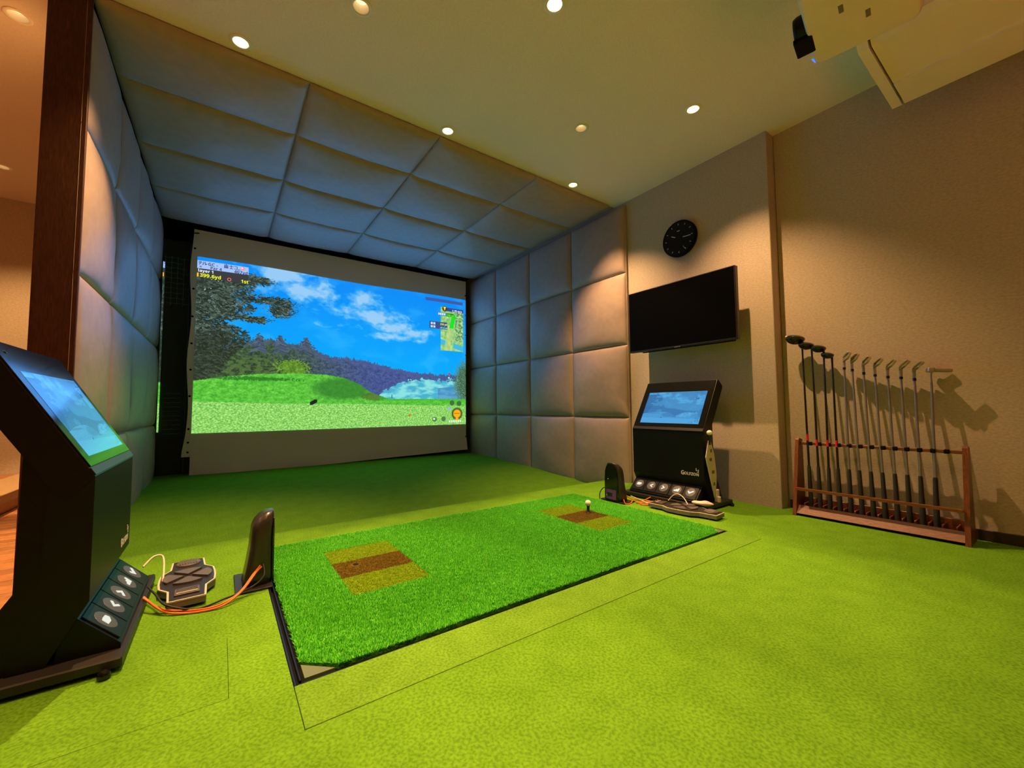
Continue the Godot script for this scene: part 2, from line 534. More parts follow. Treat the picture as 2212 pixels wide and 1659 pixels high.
	for k in 2600:
		var v0 := r.randf_range(0.09, 0.66)
		var u0 := r.randf() * (line_at(pine_edge, v0) + 0.012)
		if k % 4 == 0:
			var br: Array = [[0.12, 0.20, 0.15, 0.022], [0.21, 0.25, 0.06, 0.05], [0.13, 0.09, 0.07, 0.02], [0.13, 0.33, 0.06, 0.016]][(k / 4) % 4]
			u0 = br[0] + r.randf() * br[2]
			v0 = br[1] + r.randf_range(-1, 1) * br[3]
		var a0 := r.randf_range(-0.7, 0.9)
		var len0 := r.randf_range(5, 15)
		var t0 := r.randf()
		var needle := Color(0.12, 0.16, 0.13).lerp(Color(0.40, 0.48, 0.43), t0 * t0)
		if v0 > 0.42: needle = needle.lerp(Color(0.14, 0.17, 0.11), 0.5)
		var p0 := Vector2(u0 * w, v0 * h)
		stroke(im, [p0, p0 + Vector2(cos(a0), sin(a0)) * len0], r.randf_range(1.5, 3.5), needle)
	for k in 260:
		var peak: float = [0.178, 0.243, 0.326][k % 3] + r.randf_range(-0.004, 0.004)
		var d0 := r.randf()
		var p0 := Vector2(peak * w, (0.415 + d0 * 0.10) * h)
		var side := 1.0 if r.randf() < 0.5 else -1.0
		stroke(im, [p0, p0 + Vector2(side * (4.0 + d0 * 26.0), 3.0 + d0 * 8.0)], 2.2, Color(0.18, 0.24, 0.30).lerp(Color(0.36, 0.42, 0.52), r.randf()))
	# panels of the display
	var P := func(u: float, v: float) -> Vector2: return Vector2(u * w, v * h)
	im.fill_rect(Rect2i(0, 14, int(0.142 * w), 32), Color(0.62, 0.74, 0.96))
	im.fill_rect(Rect2i(0, 46, int(0.142 * w), 37), Color(0.22, 0.22, 0.24))
	var ink := Color(0.20, 0.25, 0.42)
	# te, ru, then fu, ji, ko
	stroke(im, [Vector2(6, 18), Vector2(13, 18)], 2, ink); stroke(im, [Vector2(4, 22), Vector2(15, 22)], 2, ink); stroke(im, [Vector2(10, 22), Vector2(9, 27), Vector2(6, 30)], 2, ink)
	stroke(im, [Vector2(20, 18), Vector2(20, 25), Vector2(17, 30)], 2, ink); stroke(im, [Vector2(25, 18), Vector2(25, 29), Vector2(31, 25)], 2, ink)
	for yy in [18, 21, 24, 27, 30]: stroke(im, [Vector2(87, yy), Vector2(99, yy)], 1.6, ink)
	stroke(im, [Vector2(93, 15), Vector2(93, 18)], 2, ink); stroke(im, [Vector2(88, 24), Vector2(88, 30)], 2, ink); stroke(im, [Vector2(98, 24), Vector2(98, 30)], 2, ink); stroke(im, [Vector2(93, 24), Vector2(93, 30)], 2, ink)
	stroke(im, [Vector2(104, 21), Vector2(117, 21)], 2, ink); stroke(im, [Vector2(110, 16), Vector2(110, 30)], 2, ink); stroke(im, [Vector2(106, 30), Vector2(115, 30)], 2, ink)
	stroke(im, [Vector2(121, 19), Vector2(130, 19), Vector2(130, 29)], 2, ink); stroke(im, [Vector2(121, 29), Vector2(131, 29)], 2, ink); stroke(im, [Vector2(134, 30), Vector2(140, 30)], 2, ink)
	disc(im, Vector2(149, 22), 8, Color(0.93, 0.55, 0.55)); disc(im, Vector2(147, 21), 3.5, Color(1, 0.9, 0.9))
	disc(im, Vector2(10, 38), 4, Color(0.45, 0.52, 0.72))
	disc(im, Vector2(104, 75), 7, Color(0.85, 0.45, 0.42)); disc(im, Vector2(104, 75), 4, Color(0.30, 0.10, 0.10))
	im.fill_rect(Rect2i(0, 64, 5, 16), Color(1.0, 0.75, 0.15))
	# course map with its bars
	im.fill_rect(Rect2i(int(0.80 * w), int(0.025 * h), int(0.185 * w), 17), Color(0.23, 0.34, 0.62))
	for y in range(int(0.085 * h), int(0.425 * h)):
		for x in range(int(0.874 * w), int(0.988 * w)):
			var t6 := clampf(0.5 + 0.8 * n2.get_noise_2d(x * 1.6, y * 1.2), 0, 1)
			var cc := Color(0.42, 0.66, 0.42).lerp(Color(0.72, 0.88, 0.52), t6)
			var vv := float(y) / h
			var uu := float(x) / w
			if vv > 0.335 + (uu - 0.874) * 0.4 and vv < 0.375 + (uu - 0.874) * 0.4 and (uu < 0.90 or uu > 0.935): cc = Color(0.25, 0.70, 0.85)
			if uu > 0.945 and n3.get_noise_2d(x * 0.7, y * 0.7) > 0.1 and vv < 0.34: cc = Color(0.35, 0.52, 0.40)
			if absf(uu - 0.905 - (0.40 - vv) * 0.1) < 0.014 and vv > 0.22: cc = cc.lerp(Color(0.72, 0.82, 0.50), 0.6)
			if absf(uu - 0.925 - (0.25 - vv) * 0.12) < 0.010 and vv > 0.135 and vv < 0.245: cc = Color(0.10, 0.85, 0.15)
			im.set_pixel(x, y, cc)
	im.fill_rect(Rect2i(int(0.890 * w), int(0.085 * h), int(0.098 * w), 19), Color(0.18, 0.28, 0.55))
	disc(im, P.call(0.893, 0.095), 15, Color(0.25, 0.23, 0.22))
	for k in 16: stroke(im, [P.call(0.893 - 0.0055 * (1.0 - k / 16.0), 0.082 + 0.0017 * k), P.call(0.893 + 0.0055 * (1.0 - k / 16.0), 0.082 + 0.0017 * k)], 1.5, Color(1.0, 0.85, 0.1))
	im.fill_rect(Rect2i(int(0.858 * w), int(0.128 * h), int(0.042 * w), 18), Color(0.30, 0.50, 0.85))
	for k in 4: im.fill_rect(Rect2i(int(0.862 * w) + k * 11, int(0.133 * h), 8, 11), Color(0.85, 0.92, 1.0))
	im.fill_rect(Rect2i(int(0.900 * w), int(0.128 * h), int(0.040 * w), 18), Color(0.08, 0.55, 0.12))
	im.fill_rect(Rect2i(int(0.820 * w), int(0.205 * h), int(0.088 * w), 38), Color(0.22, 0.30, 0.50))
	for k in 2:
		for j in 2: im.fill_rect(Rect2i(int(0.825 * w) + k * 15, int(0.212 * h) + j * 17, 12, 12), Color(0.72, 0.82, 0.95))
	disc(im, P.call(0.955, 0.915), 33, Color(0.30, 0.40, 0.20)); disc(im, P.call(0.955, 0.915), 22, Color(0.95, 0.66, 0.08)); disc(im, P.call(0.955, 0.955), 9, Color(0.95, 0.66, 0.08))
	stroke(im, [P.call(0.943, 0.915), P.call(0.967, 0.915)], 4, Color(0.62, 0.45, 0.08))
	disc(im, P.call(0.93, 0.83), 14, Color(0.25, 0.42, 0.22)); disc(im, P.call(0.965, 0.835), 14, Color(0.25, 0.42, 0.22))
	disc(im, P.call(0.845, 0.955), 13, Color(0.30, 0.48, 0.25)); disc(im, P.call(0.843, 0.952), 6, Color(0.85, 0.90, 0.80)); disc(im, P.call(0.888, 0.953), 13, Color(0.30, 0.48, 0.25))
	disc(im, P.call(0.916, 0.875), 10, Color(0.55, 0.70, 0.85))
	for k in 6: im.fill_rect(Rect2i(int(0.915 * w) + k * 13, int(0.968 * h), 9, 11), Color(0.86, 0.92, 0.84))
	# flag on the green, tee marker, a dark ball washer
	disc(im, P.call(0.916, 0.605), 6, Color(0.80, 0.20, 0.22)); disc(im, P.call(0.914, 0.635), 5, Color(0.75, 0.92, 0.85))
	disc(im, P.call(0.731, 0.921), 6, Color(0.86, 0.42, 0.10))
	stroke(im, [P.call(0.349, 0.835), P.call(0.364, 0.818)], 12, Color(0.12, 0.13, 0.12))
	stroke(im, [P.call(0.654, 0.775), P.call(0.654, 0.795)], 3, Color(0.08, 0.15, 0.08))
	return im

# ------------------------------------------------------------------ setting
func build_camera_and_light() -> void:
	var cam := Camera3D.new()
	cam.name = "camera"
	cam.fov = rad_to_deg(2.0 * atan(829.5 / 881.0))
	cam.position = Vector3(0, 0.77, 0)
	cam.rotation = Vector3(0.05641, -0.61855, -0.00774)
	cam.near = 0.05
	cam.far = 60.0
	cam.current = true
	add_child(cam)
	var env := Environment.new()
	env.background_mode = Environment.BG_COLOR
	env.background_color = Color.BLACK
	env.tonemap_mode = Environment.TONE_MAPPER_LINEAR
	env.tonemap_exposure = 1.0
	env.sdfgi_enabled = true
	env.ssao_enabled = true
	env.ssil_enabled = true
	var we := WorldEnvironment.new()
	we.name = "environment"
	we.environment = env
	add_child(we)
	# light that the lit part of the impact screen throws back into the bay: sky above, grass below
	for q in [[2.03, 1.0, Color(0.34, 0.64, 1.0), 1.9], [0.98, 0.95, Color(0.45, 0.95, 0.40), 0.25]]:
		var a := AreaLight3D.new()
		a.name = "screen_light"
		a.area_size = Vector2(3.4, q[1])
		a.area_normalize_energy = true
		a.light_color = q[2]
		a.light_energy = q[3]
		a.area_range = 20.0
		a.shadow_enabled = true
		a.position = Vector3(1.48, q[0], SCREEN_Z + 0.09)
		a.rotation.y = PI
		add_child(a, true)

func down_lamp(at: Vector3, label: String, wide: float, narrow: float, bright: bool, col := Color(1.0, 0.773, 0.527), grp := "ceiling downlights", lean := 0.0) -> void:
	var t := thing("ceiling_downlight", label, "downlight", at, 0.0, grp)
	var m := MB.new()
	lathe(m, [Vector2(0.040, 0.0), Vector2(0.040, -0.004), Vector2(0.048, -0.006), Vector2(0.056, -0.003), Vector2(0.056, 0.0)], Vector3.ZERO, Vector3.UP, 32, true)
	m.facing(Vector3.DOWN)
	put("trim_ring", m, M.trim_white, t)
	m = MB.new()
	lathe(m, [Vector2(0.040, 0.0), Vector2(0.038, 0.02), Vector2(0.030, 0.05), Vector2(0.024, 0.065)], Vector3.ZERO, Vector3.UP, 32, true)
	put("reflector", m, M.reflector if bright else M.trim_white, t)
	m = MB.new()
	lathe(m, [Vector2(0.0001, 0.026), Vector2(0.020, 0.030), Vector2(0.031, 0.040)] if not bright else [Vector2(0.0001, 0.016), Vector2(0.022, 0.020), Vector2(0.036, 0.030)], Vector3.ZERO, Vector3.UP, 24, true)
	m.facing(Vector3.DOWN)
	put("lamp", m, M.lamp_on if bright else M.lamp_soft, t)
	# spill out to the cut-off of the recess, and the beam itself
	for q in [[wide, 52.0 if lean == 0.0 else 43.0, 0.88], [narrow, 26.0 if bright else 17.5, 0.25]]:
		if q[0] <= 0.0: continue
		var s := SpotLight3D.new()
		s.name = "lamp_light"
		s.light_color = col
		s.light_energy = q[0]
		s.spot_angle = q[1]
		s.spot_angle_attenuation = q[2]
		s.spot_range = 14.0
		s.spot_attenuation = 2.0
		s.light_size = 0.012
		s.shadow_enabled = true
		s.position = Vector3(0, -0.008, 0)
		# the lamps next to the walls are swivelled towards them, the beams along the edge of the bay towards the tee
		var aim := Vector3(sin(lean), -cos(lean), 0.06 if lean != 0.0 else 0.0)
		if q[1] < 40.0: aim = Vector3(0, -1, 0.36) if at.z < -2.7 and at.x > -0.6 else Vector3.DOWN
		s.basis = Basis.looking_at(aim, Vector3.BACK if absf(aim.z) < 0.5 else Vector3.RIGHT)
		t.add_child(s, true)

const LAMPS := [[0.035, -2.752, true, 7.8, 4.0, -0.18], [1.37, -2.757, true, 0.5, 5.5], [2.709, -2.765, true, 6.8, 3.4, 0.18], [0.05, -1.535, true, 1.3, 2.6], [1.388, -1.532, true, 1.3, 3.0], [2.718, -1.538, true, 6.0, 0.0, 0.13], [0.55, -2.134, false, 0.0, 2.4], [2.197, -2.145, false, 0.0, 2.4], [1.39, -0.30, true, 1.8, 4.2], [0.05, -0.30, true, 1.5, 3.8]]
const LAMPS_LEFT := [[-0.955, -3.25], [-1.62, -5.40], [-2.3, -3.25], [-2.3, -1.2], [-1.2, 1.7], [0.6, 1.7], [2.2, 1.7]]

func build_lamps() -> void:
	var lab := ["bright warm recessed downlight at bay edge above the grey left padding", "bright warm recessed downlight at bay edge above the middle of the screen", "bright warm recessed downlight at bay edge beside the right padded wall", "bright recessed downlight over the left kiosk", "bright glaring recessed downlight over the middle of the hitting mat", "bright recessed downlight before the wall clock and black television", "dim recessed downlight above the empty left tee patch", "dim recessed downlight straight above the golf ball", "bright recessed downlight over the open carpet", "bright recessed downlight over the carpet beside the kiosk"]
	for i in LAMPS.size():
		var q: Array = LAMPS[i]
		down_lamp(Vector3(q[0], CEIL, q[1]), lab[i], q[3], q[4], q[2], Color(1.0, 0.773, 0.527), "ceiling downlights", q[5] if q.size() > 5 else 0.0)
	var lab2 := ["recessed downlight in tan ceiling beside the dark wooden post", "small recessed downlight in tan ceiling near the far side-room wall", "recessed downlight over the wooden floor beyond the bench", "recessed downlight over the wooden floor of the side room", "recessed downlight over the lounge boards beside the side room", "recessed downlight over the middle of the lounge boards", "recessed downlight over the lounge boards beside the taupe wall"]
	for i in LAMPS_LEFT.size():
		var q: Array = LAMPS_LEFT[i]
		down_lamp(Vector3(q[0], CEIL, q[1]), lab2[i], 6.2 if i < 4 else 0.0, 24.0 if i < 4 else 75.0, false, Color(1.0, 0.75, 0.47), "side room downlights")

func build_shell() -> void:
	# ceiling with the holes of the downlights
	var c := CSGCombiner3D.new()
	c.name = numbered("ceiling")
	var boxes := [[Vector3(-0.66, CEIL, -2.85), Vector3(3.7, CEIL + 0.16, 3.2), M.ceiling], [Vector3(-4.6, CEIL, -6.4), Vector3(-0.66, CEIL + 0.16, 3.2), M.ceiling_left], [Vector3(-0.66, CEIL + 0.06, -6.4), Vector3(3.7, CEIL + 0.16, -2.85), M.dark_gap]]
	for q in boxes:
		var b := CSGBox3D.new()
		b.size = q[1] - q[0]
		b.position = (q[0] + q[1]) * 0.5
		b.material = q[2]
		c.add_child(b, true)
	for q in LAMPS + LAMPS_LEFT:
		var h := CSGCylinder3D.new()
		h.operation = CSGShape3D.OPERATION_SUBTRACTION
		h.radius = 0.041
		h.height = 0.2
		h.sides = 24
		h.position = Vector3(q[0], CEIL, q[1])
		h.material = M.dark_gap
		c.add_child(h, true)
	add_child(c)
	struct(c, "plain off-white ceiling with round recessed downlights", "ceiling")
	# floor: screed below, carpet pieces on top with narrow joints
	var f := Node3D.new()
	f.name = numbered("floor")
	add_child(f)
	struct(f, "yellow-green short pile carpet floor with cut joints", "floor")
	box1("screed", Vector3(-4.6, -0.32, -6.4), Vector3(3.7, -0.12, 3.2), M.dark_gap, f)
	box1("underlay", Vector3(-0.67, -0.12, BAY_Z), Vector3(3.7, -0.022, 3.2), M.dark_gap, f)
	# mat recess x 0.183..2.555, z -2.664..-1.313; a separate strip lies before it and a cut runs in the carpet to its left
	var strip := [0.1848, -1.313, 2.5530, -1.1282]
	var parts := [
		PackedVector2Array([Vector2(-0.67, BAY_Z), Vector2(3.56, BAY_Z), Vector2(3.56, -2.664), Vector2(-0.67, -2.664)]),
		PackedVector2Array([Vector2(2.555, -2.664), Vector2(3.56, -2.664), Vector2(3.56, -1.125), Vector2(2.555, -1.125)]),
		PackedVector2Array([Vector2(-0.67, -2.664), Vector2(0.183, -2.664), Vector2(0.183, -1.125), Vector2(-0.67, -1.125), Vector2(-0.67, -1.3642), Vector2(0.0366, -1.3642), Vector2(0.0366, -1.72), Vector2(0.0354, -1.72), Vector2(0.0354, -1.3656), Vector2(-0.67, -1.3656)]),
		PackedVector2Array([Vector2(-0.67, -1.125), Vector2(3.56, -1.125), Vector2(3.56, 0.7), Vector2(-0.67, 0.7)])]
	for q in parts:
		var m := MB.new()
		prism(m, q, Vector3(0, -0.022, 0), Vector3.RIGHT, Vector3.BACK, Vector3.UP, 0.022)
		put("carpet_piece", m, M.carpet, f)
	var sm := MB.new()
	bx(sm, Vector3(strip[0], -0.022, strip[1]), Vector3(strip[2], 0.0004, strip[3]), 0.001)
	put("carpet_strip", sm, M.carpet_strip, f)
	# bay carpet: dips behind the level floor, rises to the screen
	var prof := [Vector2(BAY_Z, -0.001), Vector2(-2.972, -0.010), Vector2(-3.05, -0.066), Vector2(-3.14, -0.084), Vector2(-3.33, -0.080), Vector2(-3.54, -0.060), Vector2(-4.34, -0.012), Vector2(-5.15, 0.020), Vector2(-5.95, 0.040), Vector2(-6.35, 0.045)]
	var bm := MB.new()
	grid(bm, 30, 48, func(u: float, w: float) -> Vector3:
		var z := lerpf(BAY_Z, -6.35, w * w * 0.6 + w * 0.4)
		var y := 0.0
		for k in prof.size() - 1:
			if z >= prof[k + 1].x - 1e-4:
				y = lerpf(prof[k].y, prof[k + 1].y, (z - prof[k].x) / (prof[k + 1].x - prof[k].x))
				break
		return Vector3(lerpf(-0.60, 3.42, u), y, z), Vector3.UP)
	put("bay_carpet", bm, M.carpet, f).set_meta("label", "lower carpet behind the tee, rising towards the screen")
	# wooden floor of the side room, board by board
	for k in 56:
		var z := -6.3 + k * 0.1
		box1("floor_board", Vector3(-4.5, -0.03, z + 0.001), Vector3(-0.672, -0.001, z + 0.099), M.planks[(k * 7 + k / 3) % 3], f, 0.0015)
	box1("floor_board_field", Vector3(-4.5, -0.03, -0.7), Vector3(-0.672, -0.001, 3.2), M.planks[1], f)
	box1("lounge_boards", Vector3(-0.67, -0.03, 0.702), Vector3(3.56, -0.001, 3.2), M.planks[2], f)
	box1("floor_base", Vector3(-4.6, -0.12, -6.4), Vector3(-0.67, -0.031, 3.2), M.dark_gap, f)
	# walls
	var wr := box1("wall_right", Vector3(WALL_R, -0.12, -1.34), Vector3(WALL_R + 0.15, CEIL + 0.1, 3.2), M.wallpaper)
	struct(wr, "taupe mottled wallpaper wall behind the club rack", "wall")
	var wp := box1("wall_pillar", Vector3(PILLAR_R, -0.3, -6.4), Vector3(WALL_R + 0.15, CEIL + 0.1, -1.342), M.wallpaper, null, 0.004)
	struct(wp, "projecting taupe wallpaper wall carrying clock and television", "wall")
	struct(box1("wall_back", Vector3(-4.6, -0.3, -6.5), Vector3(3.7, CEIL + 0.1, -6.35), M.black_matt), "dark wall behind the net and screen", "wall")
	struct(box1("wall_far_left", Vector3(-4.6, -0.12, -6.34), Vector3(-0.76, CEIL, -6.2), M.wallpaper), "tan wallpaper wall at the far end of the side room", "wall")
	struct(box1("wall_left", Vector3(-4.75, -0.3, -6.5), Vector3(-4.6, CEIL + 0.1, 3.3), M.wallpaper), "tan wall of the side room", "wall")
	struct(box1("wall_front", Vector3(-4.7, -0.3, 3.2), Vector3(3.7, CEIL + 0.1, 3.35), M.wallpaper), "tan wall facing the screen", "wall")
	struct(box1("wall_partition", Vector3(-0.745, -0.12, -6.34), Vector3(-0.63, CEIL, -2.86), M.wallpaper), "partition wall between bay and side room", "wall")
	struct(box1("trim_1", Vector3(-0.748, 0.0, -2.872), Vector3(-0.592, CEIL, -2.852), M.pillar), "dark red-brown wooden post closing the partition end", "trim")
	struct(box1("baseboard_right", Vector3(WALL_R - 0.010, 0.0, -1.33), Vector3(WALL_R, 0.06, 3.2), M.baseboard), "dark brown baseboard below the taupe wall", "baseboard")

func pad(m: MB, o: Vector3, eu: Vector3, ev: Vector3, en: Vector3, w: float, h: float, d: float, sd: int) -> void:
	var n := FastNoiseLite.new()
	n.seed = sd
	n.frequency = 1.6
	var gap := 0.0015
	var prof := func(a: float) -> float:      # a in 0..1 across
		var e := absf(a * 2.0 - 1.0)
		return pow(maxf(0.0, 1.0 - pow(e, 13.0)), 0.5)
	var dome := func(a: float) -> float:
		var e := absf(a * 2.0 - 1.0)
		return 1.0 - e * e
	# finer rows near the rims
	var warp := func(a: float) -> float: return 0.5 - 0.5 * cos(a * PI) * (0.72 + 0.28 * absf(cos(a * PI)))
	grid(m, 26, 26, func(u: float, v: float) -> Vector3:
		var a: float = warp.call(u)
		var b: float = warp.call(v)
		var k: float = prof.call(a) * prof.call(b)
		var bulge: float = 0.52 * k + 0.48 * dome.call(a) * dome.call(b) * k
		var wr := n.get_noise_2d(a * w + sd, b * h) * 0.010 * k
		var sag := n.get_noise_1d(a * 1.3 + sd) * 0.011 * (1.0 - absf(b * 2.0 - 1.0))
		return o + eu * (gap + a * (w - 2.0 * gap)) + ev * (gap + b * (h - 2.0 * gap) + sag) + en * (bulge * d + wr), en)

func build_padding() -> void:
	# right wall
	var zr := [-2.69, -3.48, -4.29, -5.12, -5.93]
	var yr := [-0.10, 0.655, 1.40, 2.15, 2.87]
	var t := thing("padded_wall", "grey padded panels lining the right wall beside television and clock", "wall padding")
	box1("backing", Vector3(3.372, -0.10, -5.95), Vector3(3.398, 2.87, -2.685), M.pad_side, t)
	for i in 4:
		for j in 4:
			var m := MB.new()
			pad(m, Vector3(3.372, yr[j], zr[i]), Vector3(0, 0, -1), Vector3.UP, Vector3(-1, 0, 0), zr[i] - zr[i + 1], yr[j + 1] - yr[j], 0.070, 10 + i * 4 + j)
			put("pad_panel", m, M.pad, t)
	# left wall
	var zl := [-2.85, -3.62, -4.36, -5.16, -5.95]
	var yl := [-0.10, 0.60, 1.455, 2.215, 2.87]
	t = thing("padded_wall", "grey padded panels lining the left wall next to the wooden post", "wall padding")
	box1("backing", Vector3(-0.629, -0.10, -5.95), Vector3(-0.612, 2.87, -2.875), M.pad_side, t)
	for i in 4:
		for j in 4:
			var m := MB.new()
			pad(m, Vector3(-0.612, yl[j], zl[i]), Vector3(0, 0, -1), Vector3.UP, Vector3(1, 0, 0), zl[i] - zl[i + 1], yl[j + 1] - yl[j], 0.052, 50 + i * 4 + j)
			put("pad_panel", m, M.pad, t)
	# ceiling of the bay
	var xc := [-0.600, 0.415, 1.345, 2.325, 3.31]
	var zc := [-2.835, -3.45, -4.22, -4.985, -5.76]
	t = thing("padded_ceiling", "grey padded panels covering the ceiling of the golf bay", "ceiling padding")
	box1("backing", Vector3(-0.60, 2.902, -5.80), Vector3(3.37, 2.925, -2.853), M.pad_side, t)
	for i in 4:
		for j in 4:
			var m := MB.new()
			pad(m, Vector3(xc[i], 2.90, zc[j]), Vector3(1, 0, 0), Vector3(0, 0, -1), Vector3(0, -1, 0), xc[i + 1] - xc[i], zc[j] - zc[j + 1], 0.068, 90 + i * 4 + j)
			put("pad_panel", m, M.pad, t)

func screen_surface(x: float, y: float) -> Vector3:
	var z := SCREEN_Z + 0.018 * sin(x * 2.1) * (1.0 - y / 3.2) + 0.012 * sin(x * 5.3 + 1.0) * exp(-y * 2.0)
	if y < 0.35: z += (0.35 - y) * (0.10 + 0.12 * smoothstep(2.6, 3.2, x))
	return Vector3(x, y, z)

func build_screen(pic: Image) -> void:
	var t := thing("impact_screen", "large white impact screen showing a projected golf course", "screen")
	var m := MB.new()
	grid(m, 70, 56, func(u: float, v: float) -> Vector3:
		var x := lerpf(-0.275, 3.238, u)
		var low := 0.028 + 0.07 * u * u
		return screen_surface(x, lerpf(low, 2.845, v)), Vector3(0, 0, 1))
	put("screen_cloth", m, M.cloth, t)
	# side hem with eyelets, and the torn flap low on the left
	m = MB.new()
	grid(m, 2, 40, func(u: float, v: float) -> Vector3:
		var y := lerpf(0.24, 2.845, v)
		var p := screen_surface(-0.275, y)
		return p + Vector3(lerpf(-0.045 - 0.012 * sin(y * 6.0) - 0.02 * smoothstep(0.5, 0.24, y), 0.0, u), 0, 0.003), Vector3(0, 0, 1))
	put("hem", m, M.cloth, t)
	for k in 9:
		var y: float = [0.29, 0.40, 0.55, 0.92, 1.22, 1.52, 1.83, 2.15, 2.62][k]
		m = MB.new()
		lathe(m, [Vector2(0.0001, 0.004), Vector2(0.011, 0.004), Vector2(0.013, 0.0)], screen_surface(-0.297, y) + Vector3(0, 0, 0.001), Vector3(0, 0, 1), 10, true)
		m.facing(Vector3(0, 0, 1))
		put("eyelet", m, M.black_matt, t)
	for k in 8:
		m = MB.new()
		lathe(m, [Vector2(0.0001, 0.004), Vector2(0.010, 0.004), Vector2(0.012, 0.0)], screen_surface(3.228, 0.3 + k * 0.33), Vector3(0, 0, 1), 10, true)
		m.facing(Vector3(0, 0, 1))
		put("eyelet", m, M.black_matt, t)
	# the picture that the projector throws on the cloth
	var s := mat(lin(0.05, 0.05, 0.05), 0.9, 0, 0.1)
	s.emission_enabled = true
	s.emission = Color.BLACK
	s.emission_texture = ImageTexture.create_from_image(pic)
	s.emission_energy_multiplier = 1.12
	m = MB.new()
	grid(m, 60, 36, func(u: float, v: float) -> Vector3:
		var edge := 0.008 * sin(u * 9.0) * (1.0 - v)
		return screen_surface(lerpf(-0.27, 3.232, u), lerpf(2.53 + edge, 0.50, v)) + Vector3(0, 0, 0.004), Vector3(0, 0, 1))
	put("screen_picture", m, s, t).set_meta("label", "projected golf course with blue sky, pines and bright grass")
	M.picture = s
	# the edge of the picture that misses the cloth and lands on the net
	m = MB.new()
	m.start()
	for k in 2:
		m.p(Vector3(-0.578, 2.44 - k * 1.92, -5.945), Vector2(0.0, 0.03 + k * 0.95))
		m.p(Vector3(-0.562, 2.44 - k * 1.92, -5.945), Vector2(0.007, 0.03 + k * 0.95))
	m.ix.append_array(PackedInt32Array([0, 1, 3, 0, 3, 2]))
	m.facing(Vector3.BACK)
	put("screen_picture_edge", m, s, t)
	# lettering of the display
	var ink := glow(Color(0.20, 0.25, 0.42), 0.8)
	var yel := glow(Color(0.95, 1.0, 0.15), 1.0)
	var wht := glow(Color(0.95, 0.97, 1.0), 1.0)
	var cyan := glow(Color(0.55, 0.95, 1.0), 1.0)
	var lime := glow(Color(0.45, 1.0, 0.25), 1.0)
	var at := func(u: float, v: float) -> Vector3: return screen_surface(-0.27 + 3.502 * u, 2.53 - 2.03 * v) + Vector3(0, 0, 0.006)
	for q in [["GC -", 0.028, 0.035, 0.048, ink], ["Par 4", 0.034, 0.055, 0.046, ink], ["407yd", 0.100, 0.055, 0.050, ink], ["layer 1", 0.002, 0.078, 0.046, wht], ["399.6yd", 0.007, 0.104, 0.056, yel], ["1st", 0.120, 0.107, 0.054, yel], ["1.79 m/s", 0.930, 0.101, 0.044, wht], ["170 yd", 0.902, 0.142, 0.042, lime], ["210 yd", 0.870, 0.219, 0.040, yel], ["-41.6 m", 0.868, 0.246, 0.038, cyan]]:
		letters(q[0], q[3], q[4], t, "screen_lettering", at.call(q[1], q[2]))
	# net at the left of the screen
	var nt := thing("side_net", "dark green netting hanging between left padding and screen", "net")
	m = MB.new()
	grid(m, 6, 30, func(u: float, v: float) -> Vector3: return Vector3(lerpf(-0.60, -0.20, u), lerpf(0.04, 2.72, v), -5.99 + 0.02 * sin(u * 9.0 + v * 3.0)), Vector3(0, 0, 1))
	put("net_cloth", m, M.net, nt)
	for k in 5:
		m = MB.new()
		var pts := []
		for i in 16:
			var y := lerpf(1.95, 2.52, i / 15.0) if k < 4 else lerpf(0.06, 2.7, i / 15.0)
			pts.append(Vector3(-0.56 + k * 0.055, y, -5.962 + 0.004 * sin(y * 30.0)))
		tube(m, pts, 0.0022, 5)
		put("net_strand", m, M.net_cord, nt)
	for k in 10:
		m = MB.new()
		var pts := []
		for i in 8: pts.append(Vector3(lerpf(-0.575, -0.345 - 0.03 * (k % 3), i / 7.0), 1.98 + k * 0.058 + 0.004 * sin(i * 1.7 + k), -5.960))
		tube(m, pts, 0.0022, 5)
		put("net_strand", m, M.net_cord, nt)
	for k in 10:
		m = MB.new()
		var pts := []
		for i in 8: pts.append(Vector3(lerpf(-0.53, -0.38, i / 7.0), 0.50 + k * 0.05 + 0.003 * sin(i * 1.9 + k), -5.960))
		tube(m, pts, 0.0018, 5)
		put("net_strand", m, M.net_cord, nt)
	m = MB.new()
	var cord := []
	for i in 10: cord.append(Vector3(lerpf(-0.56, -0.26, i / 9.0), 2.80 - 0.02 * sin(i / 9.0 * PI), -5.83))
	tube(m, cord, 0.006, 6)
	tube(m, [Vector3(-0.40, 2.77, -5.82), Vector3(-0.35, 2.815, -5.82)], 0.006, 6)
	tag(put("bungee_cord", m, M.black_matt), "black cord tying screen corner to the left padding", "cord")

